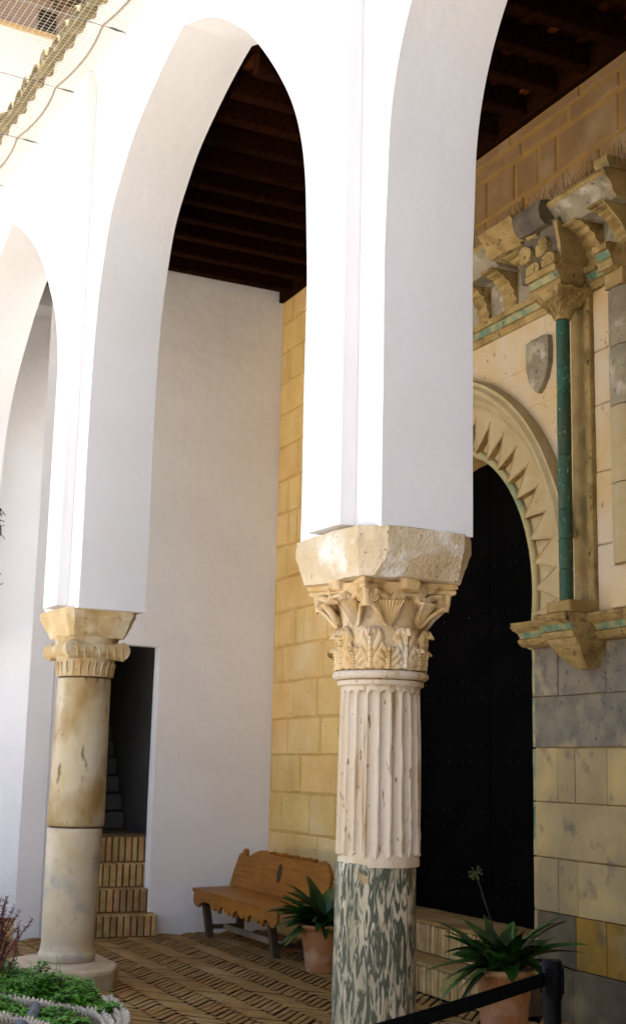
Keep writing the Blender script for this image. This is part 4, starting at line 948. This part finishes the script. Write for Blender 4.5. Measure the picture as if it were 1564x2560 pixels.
L1 = [(toL + .15, .50, .62, .42, .022, 0), (toL + .5, .50, .75, .80, .023, 0), (toL + .35, .46, .70, .72, .017, 1), (toL + .75, .50, .68, .86, .020, 0), (toL - .2, .40, .85, .12, .024, 0), (toL - .5, .46, .95, .10, .022, 0),
      (toL + .1, .40, 1.02, .12, .023, 0), (toL + 1.2, .34, 1.15, .10, .022, 0), (toL - 1.4, .40, 1.2, .06, .020, 0), (toL + pi - .1, .52, .75, .22, .026, 0), (toL + pi + .25, .48, .98, .10, .027, 0), (toL + pi + .1, .44, 1.15, .06, .026, 0),
      (toL + pi - .4, .46, .72, .45, .024, 0), (toL + pi - .9, .42, .80, .62, .024, 0), (toL + pi + .7, .44, .85, .28, .024, 0), (toL + pi - .6, .34, 1.1, .30, .025, 0), (toC, .30, 1.0, .75, .028, 0), (toC + .5, .36, .95, .45, .024, 0), (toC - .5, .34, 1.05, .55, .026, 0),
      (toL - .9, .42, 1.1, .12, .022, 0), (toL - 1.9, .40, 1.0, .15, .022, 0), (toL + .6, .36, 1.25, .10, .024, 0), (toC + .2, .32, 1.3, .12, .024, 0), (toL + pi - 1.3, .36, 1.25, .18, .025, 0)]
for k in range(26): L1.append((rnd.uniform(0, 2 * pi), rnd.uniform(.30, .50), rnd.uniform(.6, 1.3), rnd.uniform(.08, .6), rnd.uniform(.019, .026), 0))
p1 = potted(-6.38, 4.91, 0.475, 0.165, 0.115, 'strap-leaved plant in a terracotta pot with notched rim behind the belt barrier', 'potted plants in the gallery', L1, True, 3)
# seed head on its stalk
b0 = Vector((-6.40, 4.88, 0.45)); tp = b0 + Vector((-RH.x, -RH.y, 0)) * 0.125 + Vector((0, 0, 0.56))
MB().tube([b0, b0.lerp(tp, .5) + Vector((RH.x, RH.y, 0)) * 0.03, tp], 0.005, 6).build('flower_stalk', M['soil'], p1)
sh = MB()
for k in range(34):
    d_ = Vector((rnd.gauss(0, 1), rnd.gauss(0, 1), rnd.gauss(0, 1))).normalized()
    sh.tube([tp, tp + d_ * 0.026, tp + d_ * 0.044], [0.0009, 0.0012, 0.0028], 5)
sh.build('seed_head', M['flower'], p1)
L2 = [(toL, .42, .55, .40, .026, 0), (toL + .5, .40, .60, .70, .024, 0), (toL + .4, .36, .55, .75, .018, 1), (toL - .3, .38, .85, .10, .028, 0), (toL + .15, .40, 1.0, .06, .028, 0), (toL + 1.3, .34, .9, .62, .026, 0), (toC, .36, .85, .75, .027, 0), (toC + .4, .36, .8, .8, .025, 0),
      (toL + pi, .44, 1.25, .02, .030, 0), (toL + pi + .2, .62, 1.42, .0, .030, 0), (toL - 1.2, .5, 1.2, .05, .028, 0), (toL - .6, .40, 1.1, .10, .028, 0)]
for k in range(44): L2.append((rnd.uniform(0, 2 * pi), rnd.uniform(.34, .56), rnd.uniform(.6, 1.35), rnd.uniform(.05, .5), rnd.uniform(.022, .030), 0))
p2 = potted(-9.50, 5.52, 0.355, 0.185, 0.138, 'strap-leaved plant in a plain terracotta pot in front of the bench end', 'potted plants in the gallery', L2, False, 4)
random.seed(21)

# ================================================================== BELT BARRIER
def post(x, y, label):
    t = thing('barrier_post', label, 'barrier post', (x, y, 0), 'belt barrier posts')
    MB().lathe([(0.17, 0.0), (0.175, 0.01), (0.165, 0.022), (0.05, 0.035)], x, y, 40).build('base', M['black'], t, smooth=40)
    MB().lathe([(0.0315, 0.03), (0.0315, 0.80)], x, y, 32).build('post', M['black'], t, smooth=40)
    rows = []
    for r, z in ((0.034, 0.795), (0.036, 0.80), (0.036, 0.925), (0.033, 0.93)):
        rows.append([(x + r * cos(a), y + r * sin(a), z) for a in [2 * pi * q / 40 for q in range(40)]])
    hd = MB().grid(rows, True, cap=True).build('belt_head', M['black'], t, smooth=40)
    for a in (0.6, 2.17, 3.74, 5.31):
        MB().box(-0.012, 0.012, 0.815, 0.905, 0.034, 0.041, lambda p, q, r: (x + r * cos(a) - p * sin(a), y + r * sin(a) + p * cos(a), q)).build('belt_slot', M['belt'], hd)
    return t
bp = post(-3.917, 3.232, 'slim black barrier post with a belt clipped on, in front of the portal')
bp2 = post(-2.88, 1.12, 'slim black barrier post nearest the viewer, outside the picture')
rows = []
for k in range(25):
    t = k / 24; x = -3.93 + 1.04 * t; y = 3.20 - 2.07 * t; z = 0.862 - 0.012 * sin(pi * t)
    rows.append([(x, y, z - 0.024), (x, y, z + 0.024), (x + .001, y + .0015, z + 0.024), (x + .001, y + .0015, z - 0.024)])
MB().grid(rows, True, cap=True).build('belt', M['belt'], bp)

# ================================================================== PLANTER WITH GROUND PLANTS
pl = thing('planter', 'low curved planter edged with rows of upright white pebbles beside the far column', 'planter', (-7.8, 2.5, -0.06))
def spline(pts, n=8): return [tuple(p) for p in dense(pts, n)]
outer = spline([(-9.9, 2.75), (-9.2, 2.87), (-8.76, 2.93), (-8.26, 2.98), (-7.94, 3.0), (-7.64, 2.985), (-7.36, 2.93), (-7.0, 2.84), (-6.70, 2.68), (-6.50, 2.45)])
inn = spline([(-9.9, 2.3), (-9.0, 2.35), (-8.3, 2.42), (-7.99, 2.49), (-7.80, 2.60), (-7.56, 2.72), (-7.36, 2.80), (-7.12, 2.78), (-6.86, 2.68), (-6.70, 2.48), (-6.62, 2.2)])
low = spline([(-9.0, 1.95), (-8.2, 2.05), (-7.8, 2.16), (-7.44, 2.29), (-7.29, 2.36), (-7.10, 2.41), (-6.96, 2.40), (-6.84, 2.25), (-6.8, 2.0)])
def wallstrip(pts, th, z0, z1, m_, name, ztop=0.0):
    rows = []
    for i, p in enumerate(pts):
        a = Vector(pts[max(i - 1, 0)]); b = Vector(pts[min(i + 1, len(pts) - 1)]); d_ = (b - a).normalized(); n_ = Vector((-d_.y, d_.x)); q = Vector(p)
        A, B = q + n_ * th, q - n_ * th
        w_ = 0.006 * noise.noise(Vector((p[0] * 6, p[1] * 6, 0)))
        rows.append([(A.x, A.y, z0), (A.x, A.y, z1 - .012 + w_), (q.x + n_.x * th * .7, q.y + n_.y * th * .7, z1 + w_), (q.x - n_.x * th * .7, q.y - n_.y * th * .7, z1 + w_), (B.x, B.y, z1 - .012 + w_), (B.x, B.y, z0)])
    return MB().grid(rows).build(name, m_, pl, smooth=40)
wallstrip(outer, 0.035, -0.06, 0.235, M['plinth'], 'rim')
wallstrip(inn, 0.03, -0.06, 0.205, M['basin'], 'inner_rim')
wallstrip(low, 0.03, -0.06, 0.205, M['basin'], 'inner_rim')
def teeth(pts, z, name):
    acc = 0; mb = MB(); seg = []
    for a, b in zip(pts, pts[1:]):
        A, B = Vector(a), Vector(b); L_ = (B - A).length; t = 0.0
        while acc + (L_ - t) >= 0.033:
            t += 0.033 - acc; acc = 0; seg.append((A.lerp(B, t / L_), (B - A).normalized()))
        acc += L_ - t
    for q, d_ in seg:
        n_ = Vector((-d_.y, d_.x)); h = random.uniform(.045, .075); le = random.uniform(-.01, .006)
        for s_ in (-1, 1):
            b_ = Vector((q.x + n_.x * .010 * s_, q.y + n_.y * .010 * s_, z - 0.012)); e_ = Vector((q.x + n_.x * .030 * s_ - d_.x * .014, q.y + n_.y * .030 * s_ - d_.y * .014, z + h * .55))
            mb.tube([b_, b_.lerp(e_, .5) + Vector((0, 0, .010)), e_], [0.010, 0.0125, 0.006], 6)
    return mb.build(name, M['pebble'], pl, smooth=60, kind='stuff')
teeth([p for p in inn if p[0] > -9], 0.205, 'pebble_row'); teeth([p for p in low if p[0] > -8.6], 0.205, 'pebble_row')
teeth([p for p in outer if p[0] > -7.75], 0.225, 'pebble_row')
for (a, b, c_, d_) in (((-7.86, 2.62, .20), (-7.55, 2.55, .215), (-7.30, 2.42, .19), (-7.18, 2.25, .08)), ((-7.42, 2.36, .20), (-7.20, 2.38, .215), (-7.02, 2.30, .20), (-6.93, 2.14, .06))):
    pts = [(a[i] , b[i], c_[i], d_[i]) for i in range(3)]
    cv = [tuple((1 - t) ** 3 * a[i] + 3 * (1 - t) ** 2 * t * b[i] + 3 * (1 - t) * t * t * c_[i] + t ** 3 * d_[i] for i in range(3)) for t in [q / 14 for q in range(15)]]
    MB().tube(cv, [0.022 + 0.020 * sin(pi * q / 14) for q in range(15)], 8).build('slate_divider', M['slate'], pl, smooth=60)
poly = outer + [(-6.45, 2.0), (-9.9, 1.6)]
MB().prism(poly, -0.06, 0.10).build('soil', M['soil'], pl)
def inside(p, poly):
    x, y = p; c_ = False; n = len(poly)
    for i in range(n):
        (x1, y1), (x2, y2) = poly[i], poly[i - 1]
        if (y1 > y) != (y2 > y) and x < (x2 - x1) * (y - y1) / (y2 - y1) + x1: c_ = not c_
    return c_
def clover_patch(fn, n, zb, hmax):
    mb = MB()
    for _ in range(n):
        x, y = fn(); h = hmax * (0.35 + 0.65 * random.random()) * (0.6 + 0.5 * noise.noise(Vector((x * 4, y * 4, 0))))
        top = Vector((x + random.uniform(-.02, .02), y + random.uniform(-.02, .02), zb + max(h, .02)))
        a = random.uniform(0, 2 * pi); r = random.uniform(.011, .020)
        for k in range(3):
            c_ = a + k * 2 * pi / 3; d_ = Vector((cos(c_), sin(c_), random.uniform(-.3, .5))); s2 = Vector((-sin(c_), cos(c_), 0))
            p0 = top; p1 = top + d_ * r + s2 * r * .75; p2 = top + d_ * r * 1.55; p3 = top + d_ * r - s2 * r * .75
            mb.add([p0, p1, p2, p3], [(0, 1, 2, 3)])
        if random.random() < .3: mb.tube([Vector((x, y, zb)), top], 0.0015, 3)
    return mb
def f_up():
    while True:
        i = random.randrange(len(outer)); j = min(range(len(inn)), key=lambda q: abs(inn[q][0] - outer[i][0])); t = random.random()
        x = outer[i][0] * (1 - t) + inn[j][0] * t; y = outer[i][1] * (1 - t) + inn[j][1] * t
        if x < -7.30 and 0.06 < t < 0.95: return x + random.uniform(-.05, .05), y
def f_lo():
    while True:
        i = random.randrange(len(inn)); j = min(range(len(low)), key=lambda q: abs(low[q][0] - inn[i][0])); t = random.uniform(.1, .95)
        x = inn[i][0] * (1 - t) + low[j][0] * t; y = inn[i][1] * (1 - t) + low[j][1] * t
        if x < -7.25: return x + random.uniform(-.05, .05), y
mb = clover_patch(f_up, 8000, 0.12, 0.25); mb2 = clover_patch(f_lo, 4000, 0.12, 0.15)
mb.add(mb2.v, mb2.f)
tag(mb.build('ground_cover', M['clover'], kind='stuff'), 'bright green clover filling the planter between pebble rows', 'ground cover')
sprig = MB()
for k in range(16):
    x, y = f_up(); b_ = Vector((x, y, 0.2)); e_ = b_ + Vector((random.uniform(-.05, .05), random.uniform(-.03, .03), random.uniform(.10, .2)))
    sprig.tube([b_, e_], 0.0018, 3)
    for q in range(9):
        t = 0.3 + 0.7 * q / 8; p = b_.lerp(e_, t); a = random.uniform(0, 6.28); r = 0.012
        d_ = Vector((cos(a), sin(a), .3)); s2 = Vector((-sin(a), cos(a), 0)); sprig.add([p, p + d_ * r + s2 * r * .6, p + d_ * 2 * r, p + d_ * r - s2 * r * .6], [(0, 1, 2, 3)])
tag(sprig.build('leafy_sprigs', M['clover'], kind='stuff'), 'thin leafy sprigs rising above the clover', 'sprigs')
# red heather-like bush at the picture's left edge
hb = thing('red_bush', 'feathery rusty red bush rising from the planter at the left', 'bush', (-8.75, 2.66, 0.1))
stems = MB(); fol = MB()
rb = random.Random(11)
for k in range(110):
    b_ = Vector((-8.77 + rb.gauss(0, .06), 2.515 + rb.gauss(0, .06), .10)); lean_ = Vector((rb.gauss(.03, .10), rb.gauss(.05, .09), rb.uniform(.26, .64)))
    if k < 26: lean_ = Vector((rb.gauss(-.05, .06), rb.gauss(-.02, .04), rb.uniform(.52, .70)))
    e_ = b_ + lean_; m_ = b_.lerp(e_, .5) + Vector((rb.gauss(0, .02), rb.gauss(0, .02), .03))
    stems.tube([b_, m_, e_], [0.004, 0.003, 0.0015], 4)
    for q in range(120):
        t = 0.22 + .78 * rb.random(); p = (b_.lerp(m_, t * 2) if t < .5 else m_.lerp(e_, t * 2 - 1))
        d_ = Vector((rb.gauss(0, 1), rb.gauss(0, 1), rb.gauss(.6, .6))).normalized() * rb.uniform(.012, .034)
        fol.tube([p, p + d_], [0.0021, 0.0010], 3)
stems.build('stem', M['twig'], hb); fol.build('foliage', M['heather'], hb, kind='stuff')
# bare hanging twig at the extreme left
tw = MB()
for (z0, z1) in ((3.36, 3.10), (2.92, 2.55)):
    pts = [(-9.17 + 0.012 * noise.noise(Vector((z * 9, 0, 0))), 2.592 + 0.015 * sin(z * 30), z) for z in [z0 + (z1 - z0) * q / 16 for q in range(17)]]
    tw.tube(pts, 0.006 if z0 > 3 else 0.014, 5)
    for q in range(14):
        p = Vector(random.choice(pts)); tw.tube([p, p + Vector((random.uniform(-.03, .05), random.uniform(-.03, .05), random.uniform(-.05, .03)))], 0.003, 3)
tw.tube([(-9.20, 2.46, 3.5), (-9.21, 2.47, 3.1), (-9.22, 2.46, 2.5), (-9.20, 2.42, 1.2), (-9.1, 2.45, 0.05)], 0.007, 5)
for z_ in (3.22, 2.8): tw.tube([(-9.205, 2.465, z_ - .1), (-9.165, 2.575, z_)], 0.004, 4)
tag(tw.build('bare_twig', M['twig']), 'thin dark bare twig hanging by the far arch', 'twig')

# ================================================================== BIRD NET
bn_ = thing('bird_net', 'cream bird net stretched under the tiled eaves on dark wires', 'net', (-10, 3.3, 7.18))
net = MB(); NZ = 7.18
cxs = [-7.86, -8.956, -10.066, -11.14, -12.22, -13.3]
def edge_y(x):
    for a, b in zip(cxs, cxs[1:]):
        if b <= x <= a: t = (a - x) / (a - b); return 3.07 + 0.05 * 4 * t * (1 - t)
    return 3.07
def netz(x, y): return NZ - 0.03 + 0.012 * sin(x * 3 + y * 2)
CELL = 0.046
def rib(p, q, r):
    net.tube([p, q], r, 3)
x = -13.2
while x < -7.9:
    ye = edge_y(x); ys = [1.7 + (ye - 1.7) * k / 5 for k in range(6)]
    net.tube([(x + .004 * sin(y * 40), y, netz(x, y)) for y in ys], 0.0019, 3); x += CELL
y = 1.7
while y < 3.07:
    net.tube([(-13.2 + 0.53 * k, y + .004 * sin(k * 9), netz(-13.2 + 0.53 * k, y)) for k in range(11)], 0.0019, 3); y += CELL
x = -13.2
while x < -7.9:      # the slack strip from rope to wall cord
    ye = edge_y(x); net.tube([(x, ye, NZ), (x + .01, 3.19, NZ - .02), (x, 3.285, NZ - .005)], 0.0016, 3); x += 0.034
net.build('mesh', M['net'], bn_, kind='stuff')
rp = []
x = -7.86
while x > -13.3: rp.append((x, edge_y(x), NZ)); x -= 0.06
MB().tube(rp, 0.009, 6).build('rope', M['rope'], bn_, smooth=60)
MB().tube([(x, 3.287, NZ - .003 - .012 * abs(sin((x + 8.956) * pi / 1.1))) for x in [-7.9 - .05 * q for q in range(108)]], 0.0032, 4).build('cord', M['rope'], bn_)
for i, x in enumerate(cxs[1:5]):
    cb_ = MB().tube([(x, 0.9, NZ + .01), (x, 3.27, NZ + .002)], 0.0035, 5).build('wire', M['steel'], bn_)
    MB().tube([(x, 3.12, NZ + .004), (x, 3.15, NZ + .004), (x, 3.20, NZ + .003), (x, 3.24, NZ + .003)], [0.004, 0.009, 0.009, 0.004], 6).build('turnbuckle', M['steel'], cb_)
    MB().tube([(x, 3.26, NZ + .002), (x, 3.30, NZ + .002)], [0.016, 0.013], 8).build('eye_bolt', M['rope'], cb_)

# ================================================================== UPPER BUILDING
ub = thing('upper_storey', 'white upper storey with tan string course and dark window above the eaves', 'building', (-15, 6, 0))
MB().box(-18, -13.5, 2.6, 9.0, 6.5, 9.66).build('wall', M['upwall'], ub)
MB().box(-18, -13.47, 2.6, 9.0, 9.662, 9.71).build('string_course', M['trim'], ub)
MB().box(-18, -13.56, 2.6, 9.0, 9.712, 10.5).build('upper_wall', M['mauve'], ub)
wf = MB().box(-13.562, -13.53, 3.885, 4.09, 9.74, 10.01).build('window', M['void'], ub)
MB().box(-18, -12.95, 2.6, 9.0, 10.16, 10.24).build('eave', M['shutter'], ub)
for k in range(14):
    MB().box(-13.55, -13.0, 2.7 + k * .45, 2.79 + k * .45, 10.06, 10.158).build('rafter', M['shutter'], ub)

# the wing is added beyond the frame to block light from the right
cwg = thing('courtyard_wing', 'tall brown stone wing closing the courtyard on the near side, outside the picture', 'building', (6.5, -6, 0))
MB().box(5.5, 11.0, -16, 3.2, -0.1, 6.5).build('wall', M['wing'], cwg)
MB().add([(5.2, -16.2, 6.52), (11.3, -16.2, 6.52), (11.3, 3.4, 6.52), (5.2, 3.4, 6.52), (8.2, -16.2, 7.6), (8.2, 3.4, 7.6)], [(0, 4, 5, 3), (1, 2, 5, 4), (0, 1, 4), (2, 3, 5), (0, 3, 2, 1)]).build('roof', M['tile'], cwg)
